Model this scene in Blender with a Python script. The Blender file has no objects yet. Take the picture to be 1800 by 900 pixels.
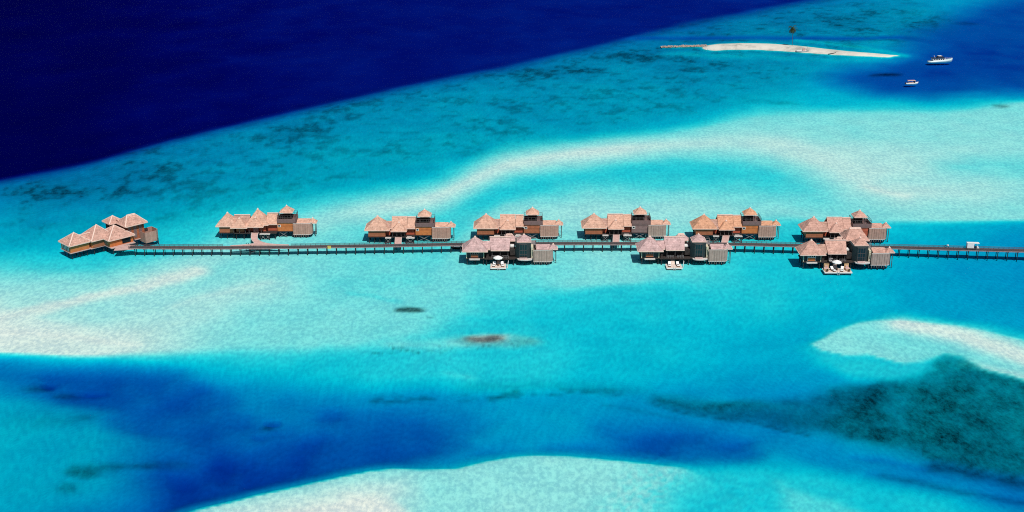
import bpy, math, random
import numpy as np
from mathutils import Vector, Matrix

random.seed(7)
S = bpy.context.scene
COL = S.collection
R = math.radians

# ------------------------------------------------------------------ camera
W, H = 1800.0, 900.0
CAM_H, PITCH, F = 126.0, R(20.0), 2143.0
cam_d = bpy.data.cameras.new('camera')
cam = bpy.data.objects.new('camera', cam_d)
COL.objects.link(cam)
cam.location = (0, 0, CAM_H)
cam.rotation_euler = (math.pi / 2 - PITCH, 0, 0)
cam_d.sensor_width = 36.0
cam_d.lens = F / W * 36.0
cam_d.clip_start = 1.0
cam_d.clip_end = 60000.0
S.camera = cam
cp, sp = math.cos(PITCH), math.sin(PITCH)


def at(px, py, z=0.0):
    """chart position -> point of the place at height z"""
    u, v = (px - W / 2) / F, (py - H / 2) / F
    d = Vector((u, cp - v * sp, -sp - v * cp))
    t = (z - CAM_H) / d.z
    return Vector((d.x * t, d.y * t, z))


def chart(x, y, z):
    dz = z - CAM_H
    depth = y * cp - dz * sp
    up = y * sp + dz * cp
    return x / depth * F + W / 2, -up / depth * F + H / 2


# ------------------------------------------------------------------ noise
def _hash(ix, iy, seed):
    h = (ix * 374761393 + iy * 668265263 + seed * 974634721) & 0xFFFFFFFF
    h = ((h ^ (h >> 13)) * 1274126177) & 0xFFFFFFFF
    return ((h ^ (h >> 16)) & 0xFFFF) / 65535.0


def vnoise(x, y, seed=0):
    ix, iy = np.floor(x).astype(np.int64), np.floor(y).astype(np.int64)
    fx, fy = x - ix, y - iy
    fx, fy = fx * fx * (3 - 2 * fx), fy * fy * (3 - 2 * fy)
    a, b = _hash(ix, iy, seed), _hash(ix + 1, iy, seed)
    c, d = _hash(ix, iy + 1, seed), _hash(ix + 1, iy + 1, seed)
    return (a * (1 - fx) + b * fx) * (1 - fy) + (c * (1 - fx) + d * fx) * fy


def fbm(x, y, seed=0, octv=4):
    s, a, t = 0.0, 0.5, 0.0
    for o in range(octv):
        s = s + a * vnoise(x * 2 ** o + 17.3 * o, y * 2 ** o - 9.1 * o, seed + o)
        t += a
        a *= 0.5
    return s / t


def sstep(a, b, x):
    t = np.clip((x - a) / (b - a), 0, 1)
    return t * t * (3 - 2 * t)


# ------------------------------------------------------------------ sea chart
# depth codes 0 (awash) .. 11 (open ocean) along lines that run across the lagoon
CX0, CX1, CY0, CY1, DX, DY = -300, 2100, -160, 1060, 3.0, 1.5
gx = np.arange(CX0, CX1 + 1, DX)
gy = np.arange(CY0, CY1 + 1, DY)
XS = [0, 150, 300, 450, 600, 750, 900, 1050, 1200, 1350, 1500, 1650, 1800]
E = [317, 288, 247, 212, 178, 145, 116, 82, 44, 16, -12, -40, -70]
oc = [11.2, 11.0, 10.6, 10.2, 9.9, 9.7, 9.5, 9.3, 9.1, 8.8, 8.8, 8.8, 8.8]
LINES = [
    ([-200] * 13, oc),
    ([e - 9 for e in E], oc),
    ([e + 5 for e in E], [7.2, 7.0, 6.8, 6.6, 6.6, 6.5, 6.4, 6.5, 7.0, 6.5, 6, 6, 6]),
    ([e + 16 for e in E], [5.8, 5.7, 5.3, 5.0, 5.0, 5.1, 5.2, 5.4, 5.8, 5.4, 5.2, 5.2, 5.2]),
    ([375, 365, 330, 290, 250, 220, 180, 155, 130, 105, 110, 110, 105],
     [4.6, 4.6, 4.5, 4.3, 4.2, 4.2, 4.4, 4.5, 4.5, 4.6, 4.4, 4.4, 4.4]),
    ([430, 430, 400, 350, 322, 296, 240, 228, 210, 180, 182, 182, 165],
     [3.6, 3.4, 3.3, 3.3, 3.6, 3.8, 3.8, 3.9, 3.8, 3.6, 3.4, 3.3, 3.3]),
    ([468, 470, 440, 385, 352, 328, 267, 250, 235, 210, 203, 203, 184],
     [2.4, 2.4, 2.3, 2.3, 2.2, 2.1, 2.1, 1.8, 1.8, 1.7, 1.7, 1.7, 1.7]),
    ([500, 500, 485, 430, 378, 350, 288, 265, 254, 250, 290, 338, 345],
     [1.5, 1.5, 1.2, 1.7, 1.4, 1.1, 1.1, 1.0, 1.2, 1.2, 1.2, 1.2, 1.5]),
    ([540, 560, 520, 450, 410, 395, 335, 305, 297, 315, 362, 368, 370],
     [1.1, 1.3, 1.4, 1.8, 1.9, 2.4, 2.8, 2.7, 2.8, 2.6, 1.7, 1.5, 1.6]),
    ([580, 580, 550, 510, 500, 480, 372, 372, 372, 372, 385, 385, 384],
     [0.5, 1.0, 1.3, 1.3, 2.0, 2.1, 1.6, 1.4, 1.4, 1.6, 1.7, 1.5, 1.6]),
    ([600, 603, 585, 560, 545, 515, 450, 440, 430, 400, 399, 397, 394],
     [0.5, 0.8, 1.2, 1.7, 1.8, 1.9, 2.0, 1.8, 2.0, 2.6, 3.0, 3.4, 3.9]),
    ([617, 622, 612, 605, 600, 565, 500, 495, 485, 460, 440, 430, 430],
     [0.8, 0.9, 1.3, 1.9, 1.9, 2.0, 2.2, 1.8, 2.2, 2.8, 3.2, 4.0, 4.9]),
    ([629, 634, 632, 635, 632, 622, 560, 515, 505, 520, 500, 490, 480],
     [4.5, 3.6, 3.0, 3.1, 3.1, 2.9, 2.8, 2.8, 2.7, 2.9, 3.4, 4.4, 5.0]),
    ([642, 648, 648, 655, 660, 655, 640, 620, 610, 600, 560, 560, 560],
     [6.0, 5.3, 4.0, 3.8, 3.5, 3.0, 3.0, 3.2, 3.4, 3.8, 3.9, 4.3, 4.5]),
    ([660, 672, 675, 680, 685, 678, 685, 670, 665, 660, 680, 680, 680],
     [6.9, 7.3, 6.6, 5.2, 4.5, 3.8, 3.5, 3.8, 4.1, 4.5, 4.6, 4.3, 4.3]),
    ([682, 705, 705, 707, 706, 697, 702, 700, 700, 710, 740, 745, 750],
     [5.4, 7.6, 7.1, 6.2, 6.0, 5.5, 4.9, 5.0, 5.3, 5.4, 4.6, 4.0, 4.0]),
    ([708, 726, 745, 745, 745, 735, 735, 735, 735, 745, 785, 800, 815],
     [4.3, 5.2, 7.3, 6.6, 6.5, 6.4, 5.1, 5.5, 6.1, 5.5, 5.0, 5.3, 6.2]),
    ([770, 770, 800, 800, 790, 775, 775, 770, 772, 782, 825, 840, 862],
     [3.7, 4.0, 6.9, 7.4, 7.2, 7.0, 5.6, 6.4, 7.0, 5.3, 4.9, 5.4, 6.2]),
    ([860, 840, 850, 850, 820, 808, 797, 797, 803, 815, 850, 872, 895],
     [3.7, 4.0, 7.4, 7.8, 7.6, 6.7, 6.0, 6.6, 6.8, 3.9, 3.7, 4.4, 5.4]),
    ([960, 925, 925, 950, 950, 950, 950, 950, 950, 850, 890, 910, 935],
     [4.0, 6.0, 7.8, 8.0, 7.5, 7.0, 6.5, 6.0, 4.0, 3.0, 2.7, 2.9, 3.2]),
    ([1100] * 13, [4.2, 6.5, 7.8, 8.0, 7.5, 7.0, 6.5, 6.0, 4.0, 3.0, 2.7, 2.9, 3.2]),
]


def pchip(x, y, xq):
    x, y = np.asarray(x, float), np.asarray(y, float)
    h = np.diff(x)
    d = np.diff(y) / h
    m = np.zeros_like(y)
    s = d[1:] * d[:-1]
    w1, w2 = 2 * h[1:] + h[:-1], h[1:] + 2 * h[:-1]
    with np.errstate(divide='ignore', invalid='ignore'):
        hm = (w1 + w2) / (w1 / d[:-1] + w2 / d[1:])
    m[1:-1] = np.where(s > 0, hm, 0)
    m[0], m[-1] = d[0], d[-1]
    xq = np.clip(xq, x[0], x[-1])
    i = np.clip(np.searchsorted(x, xq) - 1, 0, len(h) - 1)
    t = (xq - x[i]) / h[i]
    return ((1 + 2 * t) * (1 - t) ** 2 * y[i] + t * (1 - t) ** 2 * h[i] * m[i]
            + t * t * (3 - 2 * t) * y[i + 1] + t * t * (t - 1) * h[i] * m[i + 1])


Yk = np.array([pchip(XS, l[0], gx) for l in LINES])
Ck = np.array([pchip(XS, l[1], gx) for l in LINES])
CODE = np.zeros((len(gy), len(gx)))
for j in range(len(gx)):
    yy = Yk[:, j].copy()
    for k in range(1, len(yy)):
        yy[k] = max(yy[k], yy[k - 1] + 2.5)
    CODE[:, j] = pchip(yy, Ck[:, j], gy)
WEED = np.zeros_like(CODE)
CORAL = np.zeros_like(CODE)
DRY = np.zeros_like(CODE)
GX, GY = np.meshgrid(gx, gy)
# irregular edges: the coordinates the shapes are measured in are stirred a little
WX = GX + (fbm(GX / 60, GY / 18, 11) - 0.5) * 26
WY = GY + (fbm(GX / 60, GY / 18, 23) - 0.5) * 9


def _sd(pts, X, Y, ys, closed=True):
    P = [(p[0], p[1] * ys) for p in pts]
    Yq = Y * ys
    best = np.full(X.shape, 1e9)
    inside = np.zeros(X.shape, bool)
    n = len(P)
    for i in range(n if closed else n - 1):
        ax, ay = P[i]
        bx, by = P[(i + 1) % n]
        ex, ey = bx - ax, by - ay
        L = ex * ex + ey * ey + 1e-9
        t = np.clip(((X - ax) * ex + (Yq - ay) * ey) / L, 0, 1)
        best = np.minimum(best, (X - ax - t * ex) ** 2 + (Yq - ay - t * ey) ** 2)
        if closed:
            c = (ay > Yq) != (by > Yq)
            with np.errstate(divide='ignore', invalid='ignore'):
                inside ^= c & (X < ex * (Yq - ay) / (by - ay + 1e-12) + ax)
    d = np.sqrt(best)
    return np.where(inside, d, -d) if closed else -d


def mask(pts, soft, ys=2.5, closed=True, width=0.0, warp=1.0):
    xs = [p[0] for p in pts]
    yv = [p[1] for p in pts]
    m = soft + width + 30
    j0, j1 = np.searchsorted(gx, [min(xs) - m, max(xs) + m])
    i0, i1 = np.searchsorted(gy, [min(yv) - m / ys - 12, max(yv) + m / ys + 12])
    out = np.zeros_like(CODE)
    if i1 <= i0 or j1 <= j0:
        return out
    sl = (slice(i0, i1), slice(j0, j1))
    X = GX[sl] + (WX[sl] - GX[sl]) * warp
    Y = GY[sl] + (WY[sl] - GY[sl]) * warp
    out[sl] = sstep(-soft, soft, _sd(pts, X, Y, ys, closed) + width)
    return out


def paint(fld, m, val, k=1.0):
    fld += (val - fld) * np.clip(m * k, 0, 1)


def ell(cx, cy, rx, ry, ang=0.0, n=14):
    return [(cx + rx * math.cos(a) * math.cos(ang) - ry * math.sin(a) * math.sin(ang),
             cy + rx * math.cos(a) * math.sin(ang) * 0.4 + ry * math.sin(a)) for a in
            [2 * math.pi * i / n for i in range(n)]]


# --- upper right: blue anchorage and the channel behind the islet
paint(CODE, mask([(1120, 67), (1180, 67), (1300, 66), (1400, 68), (1500, 68), (1580, 66), (1640, 72)], 10, 3, False, 10, .4), 7.8, .95)
paint(CODE, mask([(2100, -60), (1775, -8), (1715, 14), (1660, 34), (1605, 54), (1590, 76), (1600, 100), (1520, 116), (1455, 130),
                  (1475, 148), (1540, 166), (1640, 172), (1720, 164), (1830, 166), (2100, 150)], 60, 3.5), 7.6)
paint(CODE, mask([(2100, -20), (1800, 40), (1700, 62), (1640, 90), (1600, 120), (1600, 142), (1680, 150), (1800, 125), (2100, 100)], 50, 3.5), 7.9)
paint(CODE, mask([(1180, 96), (1280, 97), (1380, 100), (1470, 106), (1540, 106)], 26, 4, False, 14), 3.3, .85)
paint(CODE, mask([(1400, 72), (1460, 77), (1510, 82), (1570, 92), (1592, 98)], 7, 3, False, 7, .4), 3.3, .9)
for (px, py, rx, ry, k) in [(1555, 133, 26, 3, .8), (1760, 186, 13, 1.6, .8), (1690, 43, 30, 3, .4), (1510, 63, 40, 3, .4)]:
    paint(WEED, mask(ell(px, py, rx, ry), 7), 1.0, k)
# --- the islet: a long dry spit of sand with a tail of rubble
ISLET = [(1234, 84.5), (1244, 80), (1262, 77.4), (1300, 76.2), (1350, 77.2), (1400, 80.6), (1450, 86), (1500, 91), (1550, 95.2), (1580, 97.8),
         (1562, 100.6), (1520, 98.8), (1470, 96.2), (1420, 92.6), (1380, 90.2), (1330, 87.6), (1285, 87.2), (1256, 88.5), (1240, 87.4)]
paint(CODE, mask(ISLET, 14, 3, warp=.2), 2.3, .8)
paint(CODE, mask(ISLET, 5, 3, width=1, warp=.2), .2)
DRY = np.maximum(DRY, mask(ISLET, 6, 3, width=-4.5, warp=.15))
paint(CORAL, mask([(1470, 92), (1500, 94), (1545, 97), (1585, 99)], 18, 3, False, 5), .34, .9)
paint(CORAL, mask([(1236, 87.5), (1300, 87.6), (1380, 90.2), (1440, 94), (1500, 98)], 4, 3, False, 2.2, .3), .30, .9)
paint(CORAL, mask([(1395, 85), (1440, 89), (1480, 92.5)], 5, 3, False, 1.2, .3), .36, .8)
TAIL = [(1160, 82.4), (1180, 81), (1210, 79.6), (1240, 78.6), (1242, 83), (1210, 83.6), (1180, 84), (1165, 83.8)]
paint(CORAL, mask(TAIL, 6, 3, warp=.3), 1.0, .8)
paint(CODE, mask(TAIL, 6, 3, warp=.3), .2)
# --- reef flat: the larger dark heads
for (px, py, rx, ry, k) in [
        (1212, 117, 38, 2.6, 1), (1262, 119, 24, 1.4, .8), (968, 128, 34, 3, .9), (1025, 126, 24, 2.2, .9), (1112, 109, 24, 2.6, .9),
        (1135, 110, 14, 2, .8), (1095, 137, 22, 1.6, .8), (948, 149, 18, 3, .8), (1012, 148, 9, 2, .9), (926, 144, 14, 2, .8),
        (660, 216, 30, 3, .7), (788, 204, 15, 4, .6), (630, 213, 14, 2, .6), (710, 190, 18, 2, .5), (780, 156, 14, 2, .6),
        (330, 317, 22, 4, .5), (345, 328, 26, 3.4, .6), (212, 318, 24, 4, .5), (226, 328, 20, 3, .5), (285, 317, 16, 3, .5),
        (270, 290, 14, 2, .6), (230, 297, 14, 2, .5), (100, 334, 18, 3, .5), (160, 378, 18, 3, .5), (345, 341, 9, 2, .6),
        (1085, 170, 12, 3, .5), (1135, 172, 16, 1.6, .5), (1280, 157, 26, 3, .6), (1310, 158, 16, 2, .6), (1290, 98, 40, 2.6, .6),
        (1225, 101, 30, 2, .5), (1340, 178, 60, 4.5, .45), (1385, 181, 28, 3, .45), (1160, 185, 40, 2.4, .35), (965, 213, 22, 3, .4),
        (920, 172, 26, 2, .5), (985, 161, 12, 2, .6), (1500, 12, 40, 3, .5), (1420, 33, 36, 2.4, .5), (1550, 14, 14, 3, .6),
        (1460, 11, 14, 2, .6), (1590, 33, 50, 2.4, .5), (700, 258, 14, 2.6, .4), (590, 270, 10, 3, .4), (545, 292, 18, 3, .35),
        (760, 298, 22, 4, .35), (1630, 50, 30, 2, .3), (1380, 40, 30, 1.6, .4), (1320, 45, 40, 2, .35), (1450, 27, 40, 1.6, .4)]:
    paint(WEED, mask(ell(px, py, rx, ry), 12, 3.2, warp=1.3), 1.0, k * .62)
paint(WEED, mask([(x, e + 4) for x, e in zip(XS, E)], 26, 2.5, False, 10), 1.0, .5)
# --- left sandbank: the cream streak
paint(CODE, mask([(-80, 575), (0, 562), (60, 547), (130, 531), (200, 515), (250, 503), (300, 489), (345, 479)], 34, 2.5, False, 6), 0.2, .9)
paint(CODE, mask([(-80, 590), (0, 584), (60, 586), (150, 596), (220, 606)], 40, 3, False, 6), 0.1, .7)
paint(CODE, mask([(300, 540), (380, 515), (450, 502), (470, 496)], 24, 2.5, False, 2), 0.9, .6)
# --- pale tongues in the middle of the lagoon
paint(CODE, mask([(1360, 262), (1440, 285), (1500, 312), (1560, 338), (1585, 345)], 80, 2.5, False, 14), .8, .55)
paint(CODE, mask([(1520, 328), (1560, 340), (1590, 346)], 26, 2.5, False, 4), .5, .45)
paint(CODE, mask([(905, 285), (960, 290), (1010, 286), (1080, 270)], 60, 2.5, False, 12), .9, .35)
paint(CODE, mask(ell(1745, 292, 90, 12), 60), 2.3, .75)
paint(CODE, mask(ell(1560, 243, 130, 5), 60), 1.9, .5)
paint(CODE, mask(ell(1620, 318, 60, 3), 40), 1.7, .4)
paint(CODE, mask(ell(1420, 225, 120, 8), 60), 2.0, .5)
paint(CODE, mask(ell(1740, 250, 120, 9), 50), 1.5, .5)
paint(CODE, mask(ell(1090, 455, 80, 26), 60), 1.5, .5)
paint(CODE, mask(ell(805, 660, 34, 4, .5), 12), 2.2, .55)
paint(CODE, mask([(830, 560), (900, 566), (980, 562)], 30, 2.5, False, 6), 3.0, .8)
paint(CODE, mask([(610, 516), (660, 520), (700, 532)], 14, 2.5, False, 3), 2.6, .6)
# --- coral heads in the shallows
paint(CODE, mask(ell(870, 600, 88, 13), 14), 1.9, .75)
paint(CODE, mask(ell(760, 606, 90, 9), 20), 1.7, .6)
paint(CORAL, mask(ell(880, 601, 74, 9), 22), .42, .9)
paint(WEED, mask(ell(835, 598, 30, 6), 10), .35, .6)
paint(CORAL, mask(ell(855, 596, 32, 6.5), 11), 1.0, 1)
paint(CODE, mask(ell(855, 596, 34, 7), 14), .6, .9)
paint(WEED, mask(ell(720, 546, 31, 4.4), 6), .9, .95)
paint(CORAL, mask(ell(728, 546, 14, 3), 7), .8, .8)
paint(WEED, mask(ell(759, 559, 6, 1.4), 4), .8, .7)
paint(WEED, mask(ell(906, 471, 7, 1.8), 4), .8, .6)
spk = sstep(.60, .72, fbm(GX / 5, GY / 1.9, 91, 3))
paint(WEED, mask([(690, 613), (740, 618), (800, 611), (850, 608), (900, 607)], 22, 2.5, False, 8) * spk, 1.0, .85)
paint(WEED, mask([(660, 624), (720, 622), (760, 623)], 12, 2.5, False, 4) * spk, 1.0, .8)
for pts_, c_, k_ in [
        ([(60, 655), (200, 648), (330, 655), (420, 700), (450, 755), (330, 785), (230, 760), (200, 722), (100, 700)], 7.8, .75),
        ([(440, 690), (540, 725), (600, 760), (540, 775), (480, 740), (420, 700)], 5.7, .6),
        ([(560, 722), (680, 722), (770, 740), (835, 785), (760, 806), (640, 812), (450, 862), (320, 890), (290, 840), (420, 795), (520, 780)], 7.9, .75),
        ([(850, 720), (1000, 730), (1060, 770), (940, 792), (860, 770)], 5.0, .6),
        ([(1110, 770), (1230, 758), (1310, 785), (1335, 806), (1200, 812), (1090, 796)], 7.8, .8)]:
    paint(CODE, mask(pts_, 34, 2.5, warp=2.2), c_, k_)
# --- blue holes and weed in the near channel
for (px, py, rx, ry, c, k) in [(88, 681, 12, 5, 8.8, .8), (160, 697, 30, 6, 8.6, .8), (206, 707, 34, 10, 7.8, .7), (480, 747, 14, 4.5, 9.0, .8),
                               (452, 772, 12, 5, 8.0, .6), (325, 760, 14, 6, 7.6, .4), (598, 744, 12, 6, 7.0, .5), (850, 797, 26, 7, 7.3, .6),
                               (1000, 787, 40, 7, 6.8, .6), (1240, 785, 70, 16, 7.5, .6), (1190, 750, 40, 8, 6.9, .5), (800, 745, 60, 14, 7.1, .5),
                               (760, 812, 44, 8, 5.8, .6), (565, 755, 40, 12, 6.1, .5), (250, 745, 60, 16, 7.4, .5), (1290, 800, 50, 9, 7.2, .6)]:
    paint(CODE, mask(ell(px, py, rx, ry), max(10, rx * .6)), c, k)
for (px, py, rx, ry, k) in [(66, 684, 24, 5, .6), (118, 697, 22, 5, .6), (150, 832, 26, 9, .75), (175, 822, 40, 6, .55), (290, 819, 40, 6, .4),
                            (120, 860, 24, 9, .4), (240, 820, 30, 5, .35), (85, 740, 60, 10, .22), (150, 735, 20, 4, .35), (470, 755, 12, 4, .5)]:
    paint(WEED, mask(ell(px, py, rx, ry), max(12, rx * .7)), 1.0, k)
paint(WEED, mask([(670, 703), (720, 697), (780, 695), (830, 698), (880, 695), (930, 690), (1010, 686), (1080, 690)], 22, 2.5, False, 6, 2.0) * sstep(.38, .58, fbm(GX / 30, GY / 9, 77, 4)), 1.0, .85)
paint(WEED, mask([(690, 706), (715, 706), (722, 700)], 10, 2.5, False, 3), 1.0, .5)
paint(WEED, mask([(830, 680), (960, 676), (1060, 682), (1120, 690)], 40, 2.5, False, 10), 1.0, .28)
paint(WEED, mask([(1060, 712), (1120, 724), (1180, 734)], 16, 2.5, False, 3), 1.0, .35)
paint(WEED, mask([(-80, 700), (60, 705), (190, 725), (260, 790), (230, 860), (150, 930), (-80, 930)], 50, 2.5, warp=1.5), .5, .3)
# --- lower right: sandbank, its turquoise apron and the weed bed
paint(CODE, mask([(1405, 612), (1450, 588), (1500, 570), (1560, 560), (1650, 562), (1740, 572), (1830, 590), (1830, 670), (1700, 650), (1640, 660),
                  (1560, 668), (1490, 660), (1430, 640)], 26, 2.5), 3.0, .95)
BANK = [(1421, 604), (1450, 590), (1480, 578), (1510, 567), (1540, 562.5), (1580, 562), (1630, 566), (1680, 572), (1740, 583), (1820, 604),
        (1900, 615), (1900, 700), (1810, 672), (1760, 660), (1720, 645), (1690, 630), (1660, 624), (1645, 632), (1620, 640), (1585, 640),
        (1560, 632), (1530, 625), (1480, 625), (1440, 617)]
paint(CODE, mask(BANK, 7, 2.5, warp=.5), 1.7)
paint(CODE, mask([(1590, 568), (1640, 578), (1700, 592), (1760, 612), (1830, 640), (1900, 660)], 44, 2.5, False, 22, .6), .3, .9)
paint(CODE, mask([(1700, 640), (1750, 652), (1820, 668)], 20, 2.5, False, 12, .5), .8, .8)
paint(CODE, mask([(1540, 590), (1600, 602), (1650, 612)], 30, 2.5, False, 8), 1.9, .6)
GRASS = [(1648, 628), (1664, 623), (1690, 628), (1720, 644), (1760, 658), (1810, 671), (1900, 700), (2100, 720), (2100, 880), (1900, 850), (1800, 838),
         (1700, 822), (1600, 798), (1500, 772), (1440, 752), (1480, 720), (1510, 690), (1560, 662), (1610, 652)]
g1 = mask(GRASS, 9, 2.5, warp=.8)
g2 = mask(GRASS, 60, 2.5, warp=1.6)
gm = np.where(GX > 1620, np.maximum(g1, g2 * .8), g2)
gm = np.where(GY < 680, np.minimum(gm, g1 + .25 * g2), gm) * (.55 + .45 * sstep(1480, 1700, GX + (GY - 640) * .6)) * (.7 + .3 * sstep(625, 690, GY))
paint(CODE, gm, 3.5, .85)
paint(WEED, gm, 1.0, .79)
paint(WEED, mask([(1150, 697), (1190, 700), (1260, 704), (1340, 704), (1420, 696), (1500, 676), (1560, 664), (1560, 780), (1470, 764), (1400, 752),
                  (1340, 744), (1270, 738), (1200, 722), (1150, 708)], 24, 2.5, warp=1.4), 1.0, .62)
paint(CODE, mask([(1180, 702), (1300, 710), (1420, 716), (1480, 720)], 30, 2.5, False, 14), 4.3, .8)
paint(WEED, mask([(1150, 712), (1190, 722), (1250, 735), (1310, 741), (1370, 752), (1420, 765)], 10, 2.5, False, 3), 1.0, .6)
paint(WEED, mask([(1170, 705), (1215, 714), (1260, 712), (1290, 710)], 16, 2.5, False, 5), 1.0, .5)
paint(CODE, mask([(1390, 690), (1450, 705), (1500, 700)], 60, 2.5, False, 10), 4.7, .6)
paint(WEED, mask([(1470, 640), (1540, 640), (1600, 642), (1634, 634), (1636, 650), (1600, 660), (1560, 668), (1500, 672)], 18, 2.5), 0.0, .8)
paint(CODE, mask([(1470, 640), (1540, 640), (1600, 642), (1634, 634), (1636, 650), (1600, 660), (1560, 668), (1500, 672)], 24, 2.5), 2.8, .7)
# blue gullies beside the weed bed
paint(CODE, mask([(1540, 812), (1590, 824), (1640, 838), (1720, 852), (1830, 872), (1950, 892)], 40, 2.5, False, 14), 6.0, .9)
paint(WEED, mask([(1480, 805), (1560, 822), (1640, 842), (1720, 856), (1830, 878), (1950, 892)], 24, 2.5, False, 16), 0.0, .85)
paint(CODE, mask([(1545, 835), (1620, 851), (1700, 866), (1830, 889), (1950, 905)], 34, 2.5, False, 11), 7.0, .95)
paint(WEED, mask([(1560, 838), (1620, 851), (1700, 866), (1830, 889), (1950, 905)], 16, 2.5, False, 7), 1.0, .45)
paint(CODE, mask([(1640, 818), (1720, 834), (1800, 850), (1900, 862)], 40, 2.5, False, 16), 7.0, .9)
paint(WEED, mask([(1640, 818), (1720, 834), (1800, 850), (1900, 862)], 30, 2.5, False, 16), 1.0, .85)
paint(CODE, mask([(1500, 803), (1560, 812), (1620, 822)], 16, 2.5, False, 6), 7.6, .6)
# --- foreground sandbank
FORE = [(300, 912), (345, 897), (400, 884), (450, 871), (500, 860), (550, 849), (600, 838), (650, 828), (690, 823.5), (740, 825.5), (800, 824),
        (850, 812), (900, 803), (940, 800.5), (1000, 802), (1050, 806), (1100, 811), (1150, 816.5), (1200, 822), (1240, 838), (1275, 862),
        (1300, 885), (1330, 910), (1380, 1060), (200, 1060)]
paint(CODE, mask(FORE, 22, 2.5, width=14, warp=.15), 3.2, .85)
paint(CODE, mask([(1190, 822), (1260, 822), (1340, 832), (1420, 845), (1500, 862), (1600, 890), (1600, 1060), (1200, 1060)], 34, 2.5), 2.9, .9)
paint(CODE, mask(FORE, 4, 2.5, warp=.12), 1.55)
mott = sstep(.40, .60, fbm(GX / 9, GY / 4, 57, 4))
paint(CODE, mask([(1150, 900), (1230, 815), (1330, 820), (1700, 870), (1700, 1060), (1250, 1060)], 75, 2.5), 2.9, .95)
paint(CODE, mask([(1020, 940), (1130, 812), (1290, 830), (1400, 900), (1300, 1060)], 60, 2.5) * mott, 2.6, .45)
paint(CODE, mask([(1370, 850), (1420, 862), (1480, 880), (1530, 905), (1540, 960), (1400, 960), (1380, 890)], 26, 2.5, warp=1.5), 2.0, .8)
paint(CODE, mask([(380, 892), (470, 872), (560, 856), (640, 842), (720, 842), (720, 905), (700, 1060), (330, 1060)], 50, 2.5) * mask(FORE, 4, 2.5, warp=.12), 1.0, .9)
paint(CODE, mask([(470, 905), (560, 886), (610, 872), (660, 870), (690, 888), (720, 905), (720, 1000), (440, 1000)], 24, 2.5), .2, .9)
# --- broken texture over the reef flat and the weed bed (patchy growth of its own)
reef = mask([(0, 320), (150, 290), (300, 250), (450, 216), (600, 182), (750, 150), (900, 122), (1050, 92), (1200, 60), (1350, 24), (1600, 0), (1660, 40),
             (1560, 80), (1440, 120), (1380, 165), (1200, 205), (1050, 235), (900, 255), (750, 300), (600, 335), (450, 362), (300, 395), (120, 420), (0, 430)], 60, 2.5)
chan = mask([(1100, 67), (1180, 66.5), (1300, 66), (1400, 68), (1500, 68), (1580, 66)], 10, 3, False, 10, .4)
reef *= 1 - chan
WEED *= 1 - chan

# ------------------------------------------------------------------ seabed
AG = 0.25
AR, AB = AG * 12.0, AG * 0.31
SUN = Vector((0.25, -0.60, 1.0)).normalized()
TAU = ([-1, 0, 1, 2, 3, 4, 5, 6, 7, 8, 9, 10, 11, 12],
       [0.0, 0.002, .028, .14, .36, .68, 1.02, 1.34, 1.78, 2.5, 4.1, 5.3, 7.0, 8.0])


def sample(fld, px, py):
    fx = np.clip((px - CX0) / DX, 0, len(gx) - 1.001)
    fy = np.clip((py - CY0) / DY, 0, len(gy) - 1.001)
    ix, iy = fx.astype(int), fy.astype(int)
    fx, fy = fx - ix, fy - iy
    return ((fld[iy, ix] * (1 - fx) + fld[iy, ix + 1] * fx) * (1 - fy)
            + (fld[iy + 1, ix] * (1 - fx) + fld[iy + 1, ix + 1] * fx) * fy)


NR = 720
rows = 110 * np.exp(np.linspace(0, math.log(3600 / 110), NR))
us = np.concatenate([-np.linspace(1.4, .52, 14)[:-1], np.linspace(-.52, .52, 800), np.linspace(.52, 1.4, 14)[1:]])
vx = (rows[:, None] * us[None, :]).ravel()
vy = np.repeat(rows, len(us))
vz = np.zeros_like(vx)
n1 = fbm(vx / 30, vy / 42, 3)
n2 = fbm(vx / 9, vy / 12, 5)
n3 = fbm(vx / 11, vy / 14, 8, 5)
for it in range(5):
    px, py = chart(vx, vy, vz)
    code = sample(CODE, px, py)
    code = code + (n1 - .5) * 1.1 * sstep(1.5, 4, code) + (n2 - .5) * .45 * sstep(.6, 2.5, code) + (n3 - .5) * 1.5 * sstep(3.6, 5.5, code) * sstep(620, 680, py)
    dep = PITCH + np.arctan((np.clip(py, -100, 1000) - H / 2) / F)
    P = 1 / SUN.z + 1 / np.sin(dep)
    znew = -np.interp(code, TAU[0], TAU[1]) / (AG * P) - .004
    vz = znew if it == 0 else .5 * vz + .5 * znew
dry = sample(DRY, px, py)
vz = np.where(dry > .02, np.maximum(vz, vz + dry * (0.75 + .25 * n2)), vz)
weed = sample(WEED, px, py)
coral = sample(CORAL, px, py)
rf = sample(reef, px, py)
far = sstep(200, 900, vy)
nr = fbm(vx / 16, vy / 18, 41, 5)
nf = fbm(vx / 4.5, vy / 6, 43, 4)
edge = sstep(6.3, 4.6, code) * 0 + sstep(4.2, 5.6, code)
patch = sstep(.57 - .10 * edge, .70 - .08 * edge, nr * .75 + nf * .25)
fine = fbm(vx / 2.6, vy / 4.2, 47, 3)
patch = .35 * patch + .65 * sstep(.53, .62, .3 * nr + .35 * nf + .35 * fine)
weed = np.maximum(weed, rf * (patch * (.15 + .22 * edge) + .26 + .20 * edge))
weed = np.clip(weed + (nf - .5) * .28 * sstep(.12, .4, weed) + (nr - .5) * .35 * sstep(.15, .5, weed) + (fine - .5) * .35 * sstep(.1, .4, weed), 0, 1)
coral = np.clip(coral + (nf - .5) * 1.0 * sstep(.1, .35, coral), 0, 1)


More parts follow.
